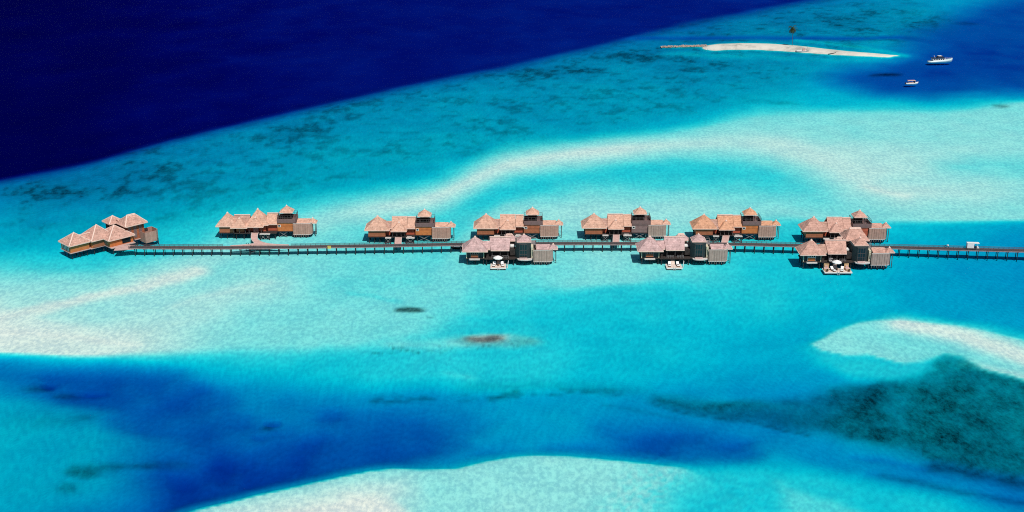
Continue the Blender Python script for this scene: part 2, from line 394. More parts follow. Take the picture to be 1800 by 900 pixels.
def grid_mesh(name, x, y, z, nr, nc):
    me = bpy.data.meshes.new(name)
    n = nr * nc
    me.vertices.add(n)
    me.vertices.foreach_set('co', np.stack([x, y, z], 1).astype(np.float32).ravel())
    a = (np.arange(nr - 1)[:, None] * nc + np.arange(nc - 1)[None, :]).ravel()
    q = np.stack([a, a + 1, a + nc + 1, a + nc], 1).astype(np.int32)
    me.loops.add(q.size)
    me.loops.foreach_set('vertex_index', q.ravel())
    me.polygons.add(len(q))
    me.polygons.foreach_set('loop_start', np.arange(0, q.size, 4, dtype=np.int32))
    me.polygons.foreach_set('use_smooth', np.ones(len(q), dtype=bool))
    me.update(calc_edges=True)
    me.validate()
    return me


me = grid_mesh('seabed', vx, vy, vz, NR, len(us))
for nm, arr in (('weed', weed), ('coral', coral)):
    a = me.attributes.new(nm, 'FLOAT', 'POINT')
    a.data.foreach_set('value', arr.astype(np.float32))


# ------------------------------------------------------------------ materials
class NT:
    def __init__(s, name):
        s.m = bpy.data.materials.new(name)
        s.m.use_nodes = True
        s.t = s.m.node_tree
        s.t.nodes.clear()
        s.out = s.n('ShaderNodeOutputMaterial')

    def n(s, typ, **kw):
        nd = s.t.nodes.new(typ)
        for k, v in kw.items():
            if hasattr(nd, k) and k not in nd.inputs:
                setattr(nd, k, v)
            else:
                s.set(nd, k, v)
        return nd

    def set(s, nd, k, v):
        i = nd.inputs[k]
        if isinstance(v, bpy.types.NodeSocket):
            s.t.links.new(v, i)
        else:
            i.default_value = v

    def link(s, a, b):
        s.t.links.new(a, b)

    def noise(s, vec, scale, detail=3, rough=.55, sx=(1, 1, 1)):
        mp = s.n('ShaderNodeMapping')
        s.link(vec, mp.inputs['Vector'])
        mp.inputs['Scale'].default_value = sx
        nd = s.n('ShaderNodeTexNoise')
        s.link(mp.outputs[0], nd.inputs['Vector'])
        nd.inputs['Scale'].default_value = scale
        nd.inputs['Detail'].default_value = detail
        nd.inputs['Roughness'].default_value = rough
        return nd.outputs['Fac']

    def mix(s, fac, a, b, blend='MIX'):
        nd = s.n('ShaderNodeMix', data_type='RGBA', blend_type=blend)
        for i, v in ((0, fac), (6, a), (7, b)):
            if isinstance(v, bpy.types.NodeSocket):
                s.link(v, nd.inputs[i])
            else:
                nd.inputs[i].default_value = v if i == 0 else (*v[:3], 1)
        return nd.outputs[2]

    def rng(s, v, a, b, c, d):
        nd = s.n('ShaderNodeMapRange')
        s.link(v, nd.inputs[0])
        for i, q in enumerate((a, b, c, d)):
            nd.inputs[i + 1].default_value = q
        return nd.outputs[0]

    def math(s, op, a, b):
        nd = s.n('ShaderNodeMath', operation=op)
        for i, v in enumerate((a, b)):
            if isinstance(v, bpy.types.NodeSocket):
                s.link(v, nd.inputs[i])
            else:
                nd.inputs[i].default_value = v
        return nd.outputs[0]

    def bsdf(s, color, rough=.8, bump=None, strength=.3, dist=.05, spec=.3, metallic=0.0):
        b = s.n('ShaderNodeBsdfPrincipled')
        if isinstance(color, bpy.types.NodeSocket):
            s.link(color, b.inputs['Base Color'])
        else:
            b.inputs['Base Color'].default_value = (*color, 1)
        b.inputs['Roughness'].default_value = rough
        b.inputs['Specular IOR Level'].default_value = spec
        b.inputs['Metallic'].default_value = metallic
        if bump is not None:
            bp = s.n('ShaderNodeBump')
            bp.inputs['Strength'].default_value = strength
            bp.inputs['Distance'].default_value = dist
            s.link(bump, bp.inputs['Height'])
            s.link(bp.outputs[0], b.inputs['Normal'])
        s.link(b.outputs[0], s.out.inputs['Surface'])
        return b


# seabed: coral sand, weed and coral growth
t = NT('coral_sand')
pos = t.n('ShaderNodeNewGeometry').outputs['Position']
aw = t.n('ShaderNodeAttribute', attribute_name='weed').outputs['Fac']
ac = t.n('ShaderNodeAttribute', attribute_name='coral').outputs['Fac']
nb = t.noise(pos, .05, 4)
nm_ = t.noise(pos, .55, 4, .6, (1, .8, 1))
sand = t.mix(nb, (.80, .76, .66), (.86, .83, .74))
sand = t.mix(t.rng(nm_, .38, .66, 0, .08), sand, (.56, .55, .50))
sz = t.n('ShaderNodeSeparateXYZ')
t.link(pos, sz.inputs[0])
shal = t.rng(sz.outputs['Z'], -1.3, -.25, .25, 1)
caustic = t.noise(pos, .62, 4, .7, (.9, .55, 1))
sand = t.mix(t.math('MULTIPLY', t.rng(caustic, .42, .60, 0, .10), shal), sand, (.40, .39, .35))  # wave-focused light pattern painted into the sand colour, fading with depth
wn = t.noise(pos, .9, 5, .75, (1, .55, 1))
weedc = t.mix(t.rng(wn, .35, .7, 0, 1), (.010, .024, .022), (.055, .10, .085))
c = t.mix(t.math('MULTIPLY', aw, t.rng(wn, .36, .64, 1.03, .84)), sand, weedc)
coralc = t.mix(t.rng(wn, .35, .65, 0, 1), (.055, .05, .046), (.20, .17, .155))
c = t.mix(ac, c, coralc)
t.bsdf(c, .95, nm_, .25, .1, .1)
M_SAND = t.m

# water: clear body that absorbs, lightly rippled face
t = NT('sea_water')
pos = t.n('ShaderNodeNewGeometry').outputs['Position']
rip = t.noise(pos, 1.0, 4, .72, (.9, .5, 1))
rip2 = t.noise(pos, .14, 3, .6, (.8, .8, 1))
big = t.noise(pos, .012, 3, .5, (.6, 1, 1))
h = t.math('ADD', t.math('MULTIPLY', rip, .75), t.math('MULTIPLY', rip2, .25))
ripple_tint = t.mix(t.rng(h, .42, .58, 0, 1), (1, 1, 1), (.82, .86, .91))  # wave lensing painted as a mottled tint of the transmitted colour
tr = t.n('ShaderNodeBsdfTransparent')
t.link(ripple_tint, tr.inputs[0])
gl = t.n('ShaderNodeBsdfGlossy')
gl.inputs['Roughness'].default_value = .25
bp = t.n('ShaderNodeBump')
bp.inputs['Strength'].default_value = .6
bp.inputs['Distance'].default_value = .25
t.link(h, bp.inputs['Height'])
t.link(bp.outputs[0], gl.inputs['Normal'])
fr = t.n('ShaderNodeFresnel')
fr.inputs['IOR'].default_value = 1.33
t.link(bp.outputs[0], fr.inputs['Normal'])
mx = t.n('ShaderNodeMixShader')
t.link(t.math('MULTIPLY', fr.outputs[0], .007), mx.inputs[0])
t.link(tr.outputs[0], mx.inputs[1])
t.link(gl.outputs[0], mx.inputs[2])
t.link(mx.outputs[0], t.out.inputs['Surface'])
va = t.n('ShaderNodeVolumeAbsorption')
# absorption coefficient = density * (1 - colour)
va.inputs['Density'].default_value = AR
va.inputs['Color'].default_value = (0.0, 1 - AG / AR, 1 - AB / AR, 1)
t.link(va.outputs[0], t.out.inputs['Volume'])
M_WATER = t.m
M_WATER.cycles.homogeneous_volume = True


def structure(name, me, mat):
    o = bpy.data.objects.new(name, me)
    o['kind'] = 'structure'
    me.materials.append(mat)
    COL.objects.link(o)
    return o


structure('seabed', me, M_SAND)
Q = 20000.0


def box_mesh(name, x0, x1, y0, y1, z0, z1):
    me = bpy.data.meshes.new(name)
    me.from_pydata([(x, y, z) for z in (z0, z1) for y in (y0, y1) for x in (x0, x1)], [],
                   [(0, 2, 3, 1), (4, 5, 7, 6), (0, 1, 5, 4), (2, 6, 7, 3), (0, 4, 6, 2), (1, 3, 7, 5)])
    me.update()
    return me


structure('water', box_mesh('water', -Q, Q, -Q, Q, -60, 0), M_WATER)
structure('ocean_floor', box_mesh('ocean_floor', -Q + 5, Q - 5, -Q + 5, Q - 5, -50, -7.5), M_SAND)

# ------------------------------------------------------------------ daylight
w = bpy.data.worlds.new('World')
S.world = w
w.use_nodes = True
nt = w.node_tree
nt.nodes.clear()
sky = nt.nodes.new('ShaderNodeTexSky')
sky.sky_type = 'NISHITA'
sky.sun_disc = False
sky.sun_elevation = math.asin(SUN.z)
sky.sun_rotation = math.atan2(SUN.x, SUN.y)
bg = nt.nodes.new('ShaderNodeBackground')
bg.inputs['Strength'].default_value = 0.05
wo = nt.nodes.new('ShaderNodeOutputWorld')
nt.links.new(sky.outputs[0], bg.inputs['Color'])
nt.links.new(bg.outputs[0], wo.inputs['Surface'])
sl = bpy.data.lights.new('sun', 'SUN')
sl.energy = 3.6
sl.angle = R(.5)
sl.color = (1.0, .955, .89)
so = bpy.data.objects.new('sun', sl)
so.rotation_euler = SUN.to_track_quat('Z', 'Y').to_euler()
so.location = (0, 0, 300)
COL.objects.link(so)
S.view_settings.view_transform = 'Standard'
S.view_settings.look = 'None'
S.view_settings.exposure = 0.16
S.view_settings.gamma = 1.0
S.view_settings.use_curve_mapping = False
S.cycles.max_bounces = 5
S.cycles.diffuse_bounces = 3
S.cycles.sample_clamp_indirect = 1.5
S.cycles.filter_width = 1.05
S.cycles.transparent_max_bounces = 16
S.cycles.use_denoising = False


# ================================================================== objects
def simple(name, col, rough=.8, var=.15, scale=2.0, stretch=(1, 1, 1), bump=.2, spec=.3, dark=None):
    t = NT(name)
    pos = t.n('ShaderNodeTexCoord').outputs['Object']
    a = t.noise(pos, scale, 4, .6, stretch)
    b = t.noise(pos, .35, 3)
    d = dark or tuple(c * (1 - 2.2 * var) for c in col)
    l = tuple(min(1, c * (1 + var)) for c in col)
    c = t.mix(t.rng(a, .32, .68, 0, 1), d, l)
    c = t.mix(t.rng(b, .35, .65, 0, .35), c, tuple(x * (1 - var) for x in col))
    t.bsdf(c, rough, a, bump, .04, spec)
    return t.m


def planked(name, col, period=.28, axis='Z', var=.2, rough=.75, gap=.35):
    t = NT(name)
    pos = t.n('ShaderNodeTexCoord').outputs['Object']
    sx = t.n('ShaderNodeSeparateXYZ')
    t.link(pos, sx.inputs[0])
    v = sx.outputs['Z'] if axis == 'Z' else (t.math('ADD', sx.outputs['X'], sx.outputs['Y']) if axis == 'XY' else sx.outputs[axis])
    k = t.math('DIVIDE', v, period)
    wn = t.n('ShaderNodeTexWhiteNoise', noise_dimensions='1D')
    t.link(t.math('FLOOR', k, 0), wn.inputs['W'])
    fr = t.math('FRACT', k, 0)
    line = t.rng(fr, 0, .16, 1, 0)
    a = t.noise(pos, 1.3, 4)
    c = t.mix(wn.outputs['Value'], tuple(x * (1 - var) for x in col), tuple(min(1, x * (1 + var)) for x in col))
    c = t.mix(t.rng(a, .35, .7, 0, .5), c, tuple(x * .55 for x in col))
    c = t.mix(t.math('MULTIPLY', line, gap), c, tuple(x * .2 for x in col))
    t.bsdf(c, rough, fr, .2, .03)
    return t.m


def thatch(name, col, dark):
    t = NT(name)
    pos = t.n('ShaderNodeTexCoord').outputs['Object']
    a = t.noise(pos, 2.6, 5, .7, (1, 1, .45))
    b = t.noise(pos, .55, 4, .6)
    course = t.n('ShaderNodeTexWave', bands_direction='Z')
    t.link(pos, course.inputs['Vector'])
    course.inputs['Scale'].default_value = .62
    course.inputs['Distortion'].default_value = 2.5
    course.inputs['Detail'].default_value = 3
    c = t.mix(t.rng(a, .33, .67, 0, 1), dark, col)
    c = t.mix(t.rng(b, .38, .64, 0, .7), c, tuple(x * .55 for x in col))
    sp = t.noise(pos, 1.5, 3, .7)
    c = t.mix(t.rng(sp, .56, .68, 0, .75), c, tuple(x * .5 for x in dark))
    c = t.mix(t.rng(sp, .32, .44, .6, 0), c, tuple(min(1, x * 1.12 + .03) for x in col))
    c = t.mix(t.rng(course.outputs['Fac'], .0, .4, .22, 0), c, tuple(x * .55 for x in dark))
    t.bsdf(c, .95, a, .6, .12, .1)
    return t.m


M = {
    'thatch_sunny': thatch('thatch_sunny', (.76, .48, .365), (.60, .34, .245)),
    'thatch_rosy': thatch('thatch_rosy', (.70, .43, .35), (.50, .28, .22)),
    'thatch_orange': thatch('thatch_orange', (.76, .42, .27), (.58, .29, .17)),
    'thatch_mauve': thatch('thatch_mauve', (.68, .47, .45), (.50, .32, .31)),
    'thatch_shaded': thatch('thatch_shaded', (.56, .36, .29), (.40, .235, .18)),  # darker thatch that paints valley shade into the link roofs
    'cap': simple('thatch_ridge', (.80, .58, .49), .95, .1, 3),
    'orange': planked('timber_orange', (.60, .18, .055), .30, 'Z', .25),
    'brown': planked('timber_brown', (.40, .125, .06), .28, 'Z', .25),
    'red': planked('timber_red', (.50, .11, .06), .28, 'Z', .25),
    'grey': planked('timber_grey', (.24, .15, .145), .24, 'Z', .2),
    'screen': planked('screen_battens', (.50, .285, .225), .5, 'XY', .12, gap=.3),
    'screen_grey': planked('screen_battens_grey', (.43, .305, .26), .5, 'XY', .14, gap=.35),
    'rail': simple('rail_timber', (.10, .085, .085), .7, .2),
    'railgrey': simple('rail_grey', (.30, .27, .27), .7, .2),
    'deck': planked('deck_boards', (.60, .40, .36), .25, 'X', .12, gap=.3),
    'walk': planked('walkway_boards', (.66, .43, .38), .35, 'Y', .12, gap=.3),
    'jetty': planked('jetty_boards', (.085, .062, .068), .35, 'X', .2, gap=.4),
    'fascia': simple('jetty_fascia', (.32, .23, .225), .8, .15),
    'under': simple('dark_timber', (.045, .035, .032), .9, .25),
    'pile': simple('pile_timber', (.035, .035, .04), .85, .2),
    'glass': simple('dark_glass', (.012, .02, .025), .12, .2, .5, spec=.5, bump=0),
    'bluegreen': planked('dark_shutters', (.035, .06, .065), .5, 'XY', .3, gap=.6),
    'white': simple('white_paint', (.80, .78, .75), .5, .05),
    'pale': simple('pale_stone', (.62, .56, .53), .8, .12),
    'fabric': simple('white_fabric', (.83, .82, .80), .9, .05),
    'wicker': simple('tan_wicker', (.56, .36, .19), .9, .2, 6),
    'towel': simple('pink_fabric', (.68, .46, .42), .9, .15),
    'teak': simple('teak', (.30, .17, .10), .7, .2),
    'tan': simple('tan_boards', (.74, .60, .52), .8, .15),
    'black': simple('black_rubber', (.02, .02, .022), .7, .1),
    'navy': simple('navy_canvas', (.015, .03, .07), .7, .2),
    'hullblue': simple('pale_hull', (.60, .74, .76), .35, .06, spec=.5),
    'pinkcanvas': simple('faded_canopy', (.62, .40, .36), .9, .15),
    'steel': simple('steel', (.5, .5, .5), .35, .05, spec=.5),
    'yellow': simple('yellow_plastic', (.75, .55, .13), .5, .08),
    'greyhull': simple('grey_hull', (.36, .40, .42), .5, .12),
    'trunk': simple('palm_trunk', (.09, .085, .075), .95, .2, 4),
    'leaf': simple('palm_leaf', (.030, .062, .018), .6, .4, 3, dark=(.010, .022, .008)),
    'deadleaf': simple('dry_leaf', (.20, .13, .07), .9, .2),
    'green': simple('shrub_leaf', (.05, .11, .04), .8, .4, 5),
    'rubble': simple('coral_rubble', (.40, .30, .26), .95, .3, 1.5),
    'skin': simple('skin', (.42, .24, .16), .7, .05),
    'cream': simple('cream_frame', (.68, .60, .44), .7, .1),
}


class MB:
    """collects shapes for one mesh object"""

    def __init__(s):
        s.v, s.f = [], []

    def add(s, v, f):
        b = len(s.v)
        s.v += [tuple(p) for p in v]
        s.f += [tuple(i + b for i in q) for q in f]
        return s

    def box(s, x0, x1, y0, y1, z0, z1):
        return s.add([(x, y, z) for z in (z0, z1) for y in (y0, y1) for x in (x0, x1)],
                     [(0, 2, 3, 1), (4, 5, 7, 6), (0, 1, 5, 4), (2, 6, 7, 3), (0, 4, 6, 2), (1, 3, 7, 5)])

    def prism(s, poly, z0, z1):
        n = len(poly)
        return s.add([(x, y, z0) for x, y in poly] + [(x, y, z1) for x, y in poly],
                     [tuple(range(n))[::-1], tuple(range(n, 2 * n))] + [(i, (i + 1) % n, n + (i + 1) % n, n + i) for i in range(n)])

    def wall(s, line, z0, z1, th=.12, closed=False):
        """a thin upright wall along a line of points"""
        n = len(line)
        off = []
        for i in range(n):
            a = Vector(line[max(i - 1, 0)]) if not closed else Vector(line[i - 1])
            c = Vector(line[min(i + 1, n - 1)]) if not closed else Vector(line[(i + 1) % n])
            d = (c - a).normalized()
            off.append((line[i][0] - d.y * th, line[i][1] + d.x * th))
        v = [(x, y, z) for z in (z0, z1) for L in (line, off) for x, y in L]
        f = []
        for i in range(n if closed else n - 1):
            j = (i + 1) % n
            f += [(i, j, 2 * n + j, 2 * n + i), (n + j, n + i, 3 * n + i, 3 * n + j), (2 * n + i, 2 * n + j, 3 * n + j, 3 * n + i),
                  (j, i, n + i, n + j)]
        if not closed:
            f += [(0, 2 * n, 3 * n, n), (n - 1, 2 * n - 1, 4 * n - 1, 3 * n - 1)]
        return s.add(v, f)

    def bar(s, p, q, w=.1, h=None):
        p, q = Vector(p), Vector(q)
        h = h or w
        d = (q - p).normalized()
        u = d.cross(Vector((0, 0, 1)))
        if u.length < 1e-3:
            u = Vector((1, 0, 0))
        u.normalize()
        k = u.cross(d).normalized()
        c = [(-1, -1), (1, -1), (1, 1), (-1, 1)]
        return s.add([o + u * a * w / 2 + k * b * h / 2 for o in (p, q) for a, b in c],
                     [(0, 1, 2, 3), (7, 6, 5, 4)] + [(i, 4 + i, 4 + (i + 1) % 4, (i + 1) % 4) for i in range(4)])

    def tube(s, pts, rad, n=8):
        pts = [Vector(p) for p in pts]
        rad = rad if isinstance(rad, (list, tuple)) else [rad] * len(pts)
        v, f = [], []
        for i, p in enumerate(pts):
            d = (pts[min(i + 1, len(pts) - 1)] - pts[max(i - 1, 0)]).normalized()
            u = d.cross(Vector((0, 0, 1)))
            if u.length < 1e-3:
                u = Vector((1, 0, 0))
            u.normalize()
            k = d.cross(u)
            v += [p + (u * math.cos(2 * math.pi * j / n) + k * math.sin(2 * math.pi * j / n)) * rad[i] for j in range(n)]
        for i in range(len(pts) - 1):
            f += [(i * n + j, i * n + (j + 1) % n, (i + 1) * n + (j + 1) % n, (i + 1) * n + j) for j in range(n)]
        f += [tuple(range(n))[::-1], tuple(range((len(pts) - 1) * n, len(pts) * n))]
        return s.add(v, f)

    def slope(s, a, b, c, d, rnd, th=.34, nu=None, nv=6, rough=.10, sag=.0):
        """one thatched slope: a-b the eave, d-c the top edge; thickness hangs below"""
        a, b, c, d = map(Vector, (a, b, c, d))
        nu = nu or max(4, int((b - a).length / .8))
        nrm = (b - a).cross(d - a)
        if nrm.length < 1e-6:
            nrm = (b - a).cross(c - a)
        nrm.normalize()
        if nrm.z < 0:
            nrm = -nrm
        top, idx = [], {}
        for j in range(nv + 1):
            for i in range(nu + 1):
                u, w_ = i / nu, j / nv
                p = (a * (1 - u) + b * u) * (1 - w_) + (d * (1 - u) + c * u) * w_
                k = rough if 0 < i < nu and 0 < j < nv else 0
                p = p + nrm * (rnd.uniform(-k, k) - sag * math.sin(math.pi * w_))
                if j == 0 and 0 < i < nu:
                    p = p + Vector((0, 0, rnd.uniform(-.07, .05)))
                top.append(p)
        n = nu + 1
        f = [(j * n + i, j * n + i + 1, (j + 1) * n + i + 1, (j + 1) * n + i) for j in range(nv) for i in range(nu)]
        b0 = len(top)
        low = [top[i] - nrm * th * .55 - Vector((0, 0, th * .6)) for i in range(n)]
        up = [top[nv * n + i] - Vector((0, 0, th)) for i in range(n)]
        f += [(b0 + i, b0 + i + 1, i + 1, i) for i in range(nu)]
        f += [(b0 + i + 1, b0 + i, b0 + n + i, b0 + n + i + 1) for i in range(nu)]
        # end faces
        e0 = [j * n for j in range(nv + 1)]
        e1 = [j * n + nu for j in range(nv + 1)]
        f += [tuple([b0] + e0 + [b0 + n])[::-1], tuple([b0 + nu] + e1 + [b0 + n + nu])]
        return s.add(top + low + up, f)

    def build(s, name, mat, parent=None, smooth=False):
        me = bpy.data.meshes.new(name)
        me.from_pydata(s.v, [], s.f)
        me.validate()
        import bmesh
        bm = bmesh.new()
        bm.from_mesh(me)
        bmesh.ops.recalc_face_normals(bm, faces=bm.faces)
        bm.to_mesh(me)
        bm.free()
        if smooth:
            me.polygons.foreach_set('use_smooth', [True] * len(me.polygons))
        me.materials.append(mat)
        o = bpy.data.objects.new(name, me)
        COL.objects.link(o)
        if parent is not None:
            o.parent = parent
        return o


def thing(name, label, cat, loc=(0, 0, 0), rz=0.0, group=None):
    o = bpy.data.objects.new(name, None)
    o.empty_display_size = .5
    COL.objects.link(o)
    o.location = loc
    o.rotation_euler = (0, 0, rz)
    o['label'], o['category'] = label, cat
    if group:
        o['group'] = group
    return o


def inst(src, name, parent, loc):
    o = src.copy() if hasattr(src, 'copy') else src
    COL.objects.link(o)
    o.name = name
    o.parent = parent
    o.location = loc
    return o


def hip(root, name, x0, x1, y0, y1, ze, rise, ridge, rnd, mat, cap=True, th=.34, cut=''):
    """hipped thatch roof; ridge = length of the ridge along x (0: a pyramid). returns the roof object"""
    cx, cy = (x0 + x1) / 2, (y0 + y1) / 2
    A, B, C, D = (x0, y0, ze), (x1, y0, ze), (x1, y1, ze), (x0, y1, ze)
    r0, r1 = (cx - ridge / 2, cy, ze + rise), (cx + ridge / 2, cy, ze + rise)
    m = MB()
    m.slope(A, B, r1, r0, rnd, th)
    m.slope(C, D, r0, r1, rnd, th)
    m.slope(B, C, r1, r1, rnd, th)
    m.slope(D, A, r0, r0, rnd, th)
    o = m.build(name, mat, root)
    e = MB()
    for p, q in ((A, B), (B, C), (C, D), (D, A)):
        e.bar(Vector(p) - Vector((0, 0, .13)), Vector(q) - Vector((0, 0, .13)), .2, .22)
    e.build('lit_eave_edge', M['cap'], o)  # pale bars paint sunlight onto the trimmed thatch edge
    if cap:
        k = MB()
        up = Vector((0, 0, .05))
        for p, q in ((A, r0), (B, r1), (C, r1), (D, r0)) if cap == 'hips' else ():
            k.bar(Vector(p) + up, Vector(q) + up, .34, .16)  # raised hip strips, coloured paler for the light the hips catch
        if ridge > .1:
            k.bar(Vector(r0) + up * 1.5, Vector(r1) + up * 1.5, .4, .22)
        z = ze + rise
        k.add([(cx - ridge / 2 - .3, cy - .3, z - .18), (cx + ridge / 2 + .3, cy - .3, z - .18), (cx + ridge / 2 + .3, cy + .3, z - .18),
               (cx - ridge / 2 - .3, cy + .3, z - .18), (cx - ridge / 2, cy, z + .3), (cx + ridge / 2, cy, z + .3)],
              [(0, 1, 5, 4), (1, 2, 5), (2, 3, 4, 5), (3, 0, 4), (3, 2, 1, 0)])
        k.build('ridge_cap', M['cap'], o)
    return o


def gable(root, name, x0, x1, y0, y1, ze, rise, rnd, mat, flare=0.0, th=.36, cap=True):
    """thatched gable roof with its ridge along x"""
    cy = (y0 + y1) / 2
    r0, r1 = (x0 - flare, cy, ze + rise), (x1 + flare, cy, ze + rise)
    m = MB()
    m.slope((x0, y0, ze), (x1, y0, ze), r1, r0, rnd, th)
    m.slope((x1, y1, ze), (x0, y1, ze), r0, r1, rnd, th)
    o = m.build(name, mat, root)
    MB().bar((x0, y0, ze - .13), (x1, y0, ze - .13), .2, .22).build('lit_eave_edge', M['cap'], o)  # front eave bar, its pale colour standing for sunlit thatch
    if cap:
        k = MB().bar((x0 - flare - .02, cy, ze + rise + .06), (x1 + flare + .02, cy, ze + rise + .06), .5, .2)
        k.build('ridge_cap', M['cap'], o)
    return o


def railing(line, z, h=.95, step=1.3, rails=3, w=.07, m=None):
    m = m or MB()
    for a, b in zip(line[:-1], line[1:]):
        a, b = Vector((*a, z)), Vector((*b, z))
        n = max(1, round((b - a).length / step))
        for i in range(n + 1):
            p = a.lerp(b, i / n)
            m.bar(p, p + Vector((0, 0, h)), w)
        for k in range(rails):
            zz = Vector((0, 0, h * (k + 1) / rails + .02))
            m.bar(a + zz, b + zz, w * .8, w * .8)
    return m


PILE = MB().tube([(0, 0, -4.2), (0, 0, 1.76)], .13, 8).build('pile', M['pile'])
bpy.data.objects.remove(PILE, do_unlink=True)
PILE_ME = bpy.data.meshes['pile']


def piles(root, spots):
    for x, y in spots:
        o = bpy.data.objects.new('pile', PILE_ME)
        COL.objects.link(o)
        o.parent = root
        o.location = (x, y, 0)


def braces(root, segs):
    for (x0, y0, x1, y1) in segs:
        m = MB()
        m.bar((x0, y0, .1), (x1, y1, 1.7), .09)
        m.bar((x0, y0, 1.7), (x1, y1, .1), .09)
        m.build('brace', M['railgrey'], root)


def grid_spots(x0, x1, y0, y1, nx, ny):
    return [(x0 + (x1 - x0) * i / (nx - 1), y0 + (y1 - y0) * j / (ny - 1)) for i in range(nx) for j in range(ny)]


def posts(root, name, mat, spots, z0, z1, w=.17):
    me = None
    for x, y in spots:
        if me is None:
            o = MB().bar((0, 0, z0), (0, 0, z1), w).build(name, M[mat], root)
            me = o.data
        else:
            o = bpy.data.objects.new(name, me)
            COL.objects.link(o)
            o.parent = root
        o.location = (x, y, 0)


def window(parent, x, y, z, w=.9, h=.8, frame='white'):
    """framed window in a wall that faces -y"""
    f = MB()
    f.box(x, x + w, y - .06, y + .02, z, z + .14).box(x, x + w, y - .06, y + .02, z + h - .14, z + h)
    f.box(x, x + .14, y - .06, y + .02, z + .14, z + h - .14).box(x + w - .14, x + w, y - .06, y + .02, z + .14, z + h - .14)
    o = f.build('window', M[frame], parent)
    MB().box(x + .14, x + w - .14, y - .03, y - .005, z + .14, z + h - .14).build('pane', M['glass'], o)
    return o


def bath_line(x0, x1, y0, y1, r=1.5):
    L = [(x0, y0)]
    for i in range(7):
        a = -math.pi / 2 + math.pi / 2 * i / 6
        L.append((x1 - r + r * math.cos(a), y0 + r + r * math.sin(a)))
    for i in range(5):
        a = math.pi / 2 * i / 4
        L.append((x1 - r * .7 + r * .7 * math.cos(a), y1 - r * .7 + r * .7 * math.sin(a)))
    L.append((x0, y1))
    return L


def bath(root, x0, dy, rnd, th, screen):
    """open-air bathhouse: tall batten screen round a deck, a strip of thatch along its back"""
    L = bath_line(x0, x0 + 5.8, .55 + dy, 5.1 + dy)
    sc = MB().wall(L, 1.05, 4.55, .12).build('bath_screen', screen, root)
    MB().wall([(x, y - .004) for x, y in L], 4.55, 4.68, .16).build('coping', M['pale'], sc)
    MB().wall([(x, y - .06) for x, y in L], .92, 1.12, .22).build('base_rail', M['pale'], sc)
    k = MB()
    for i in range(7):
        x = x0 + .3 + i * .72
        k.bar((x, .5 + dy, .3), (x, .5 + dy, 4.5), .07)
    k.build('batten', screen, sc)
    MB().prism([(x * .99 + .2, y * .96 + .1) for x, y in L], 1.2, 1.36).build('bath_floor', M['under'], root)
    m = MB()
    m.slope((x0 + .85, 2.1 + dy, 4.35), (x0 + 5.0, 2.1 + dy, 4.35), (x0 + 5.0, 5.2 + dy, 4.9), (x0 + .85, 5.2 + dy, 4.9), rnd, .3)
    m.build('bath_roof', th, root)
    hip(root, 'gazebo_roof', x0 + 4.55, x0 + 7.15, 2.0 + dy, 4.6 + dy, 4.45, 1.25, 0, rnd, th, True, .26)
    posts(root, 'post', 'rail', ((x0 + 6.7, 2.4 + dy), (x0 + 6.7, 4.2 + dy), (x0 + 5.0, 4.9 + dy), (x0 + 1.0, 4.9 + dy)), -3.5, 4.5)
    piles(root, [(x0 + .4, .9 + dy), (x0 + 2.2, .8 + dy), (x0 + 4.0, .8 + dy), (x0 + 5.4, 2.4 + dy), (x0 + 5.3, 4.2 + dy), (x0 + 1, 4.6 + dy), (x0 + 3.2, 4.6 + dy)])


def tower(root, x0, x1, dy, rnd, th, wallmat, upmat, lo=(0, 0)):
    """two-storey block: timber room below, railed lookout deck with a thatched hut above"""
    w_ = MB().box(x0, x1, 1.1 + dy, 6.0 + dy, 2.03, 4.68).build('tower_wall', wallmat, root)
    window(w_, x0 + .18, 1.1 + dy, 3.35)
    px0, px1, py0, py1 = x0 + .1, x1 + .9, .92 + dy, 6.3 + dy
    p = MB()
    p.box(px0, px1, py0, py1, 4.70, 4.98)
    p.wall([(px0, py0), (px1, py0), (px1, py1), (px0, py1)], 4.98, 6.05, .1, True)
    p.build('lookout_parapet', upmat, root)
    railing([(px0 + .08, py0 + .06), (px1 - .08, py0 + .06), (px1 - .08, py1 - .06), (px0 + .08, py1 - .06), (px0 + .08, py0 + .06)],
            6.05, 1.05, 1.1, 2, .08).build('railing', M['rail'], root)
    cx = x0 + 2.75
    posts(root, 'hut_post', 'rail', [(x, y) for x in (cx - 1.35, cx + 1.35) for y in (3.0 + dy, 5.6 + dy)], 4.98, 7.8, .16)
    MB().box(cx - 1.25, cx + 1.25, 4.6 + dy, 5.5 + dy, 4.99, 7.7).build('hut_wall', M['under'], root)
    MB().box(cx - 1.1, cx + 1.1, 3.3 + dy, 4.4 + dy, 4.99, 5.5).build('daybed', M['under'], root)
    hip(root, 'hut_roof', cx - 2.0, cx + 2.0, 2.3 + dy, 6.1 + dy, 7.75, 1.75, 0, rnd, th, True, .3)
    piles(root, grid_spots(x0 + .5, x1 - .4, 1.5 + dy, 5.4 + dy, 3, 2))


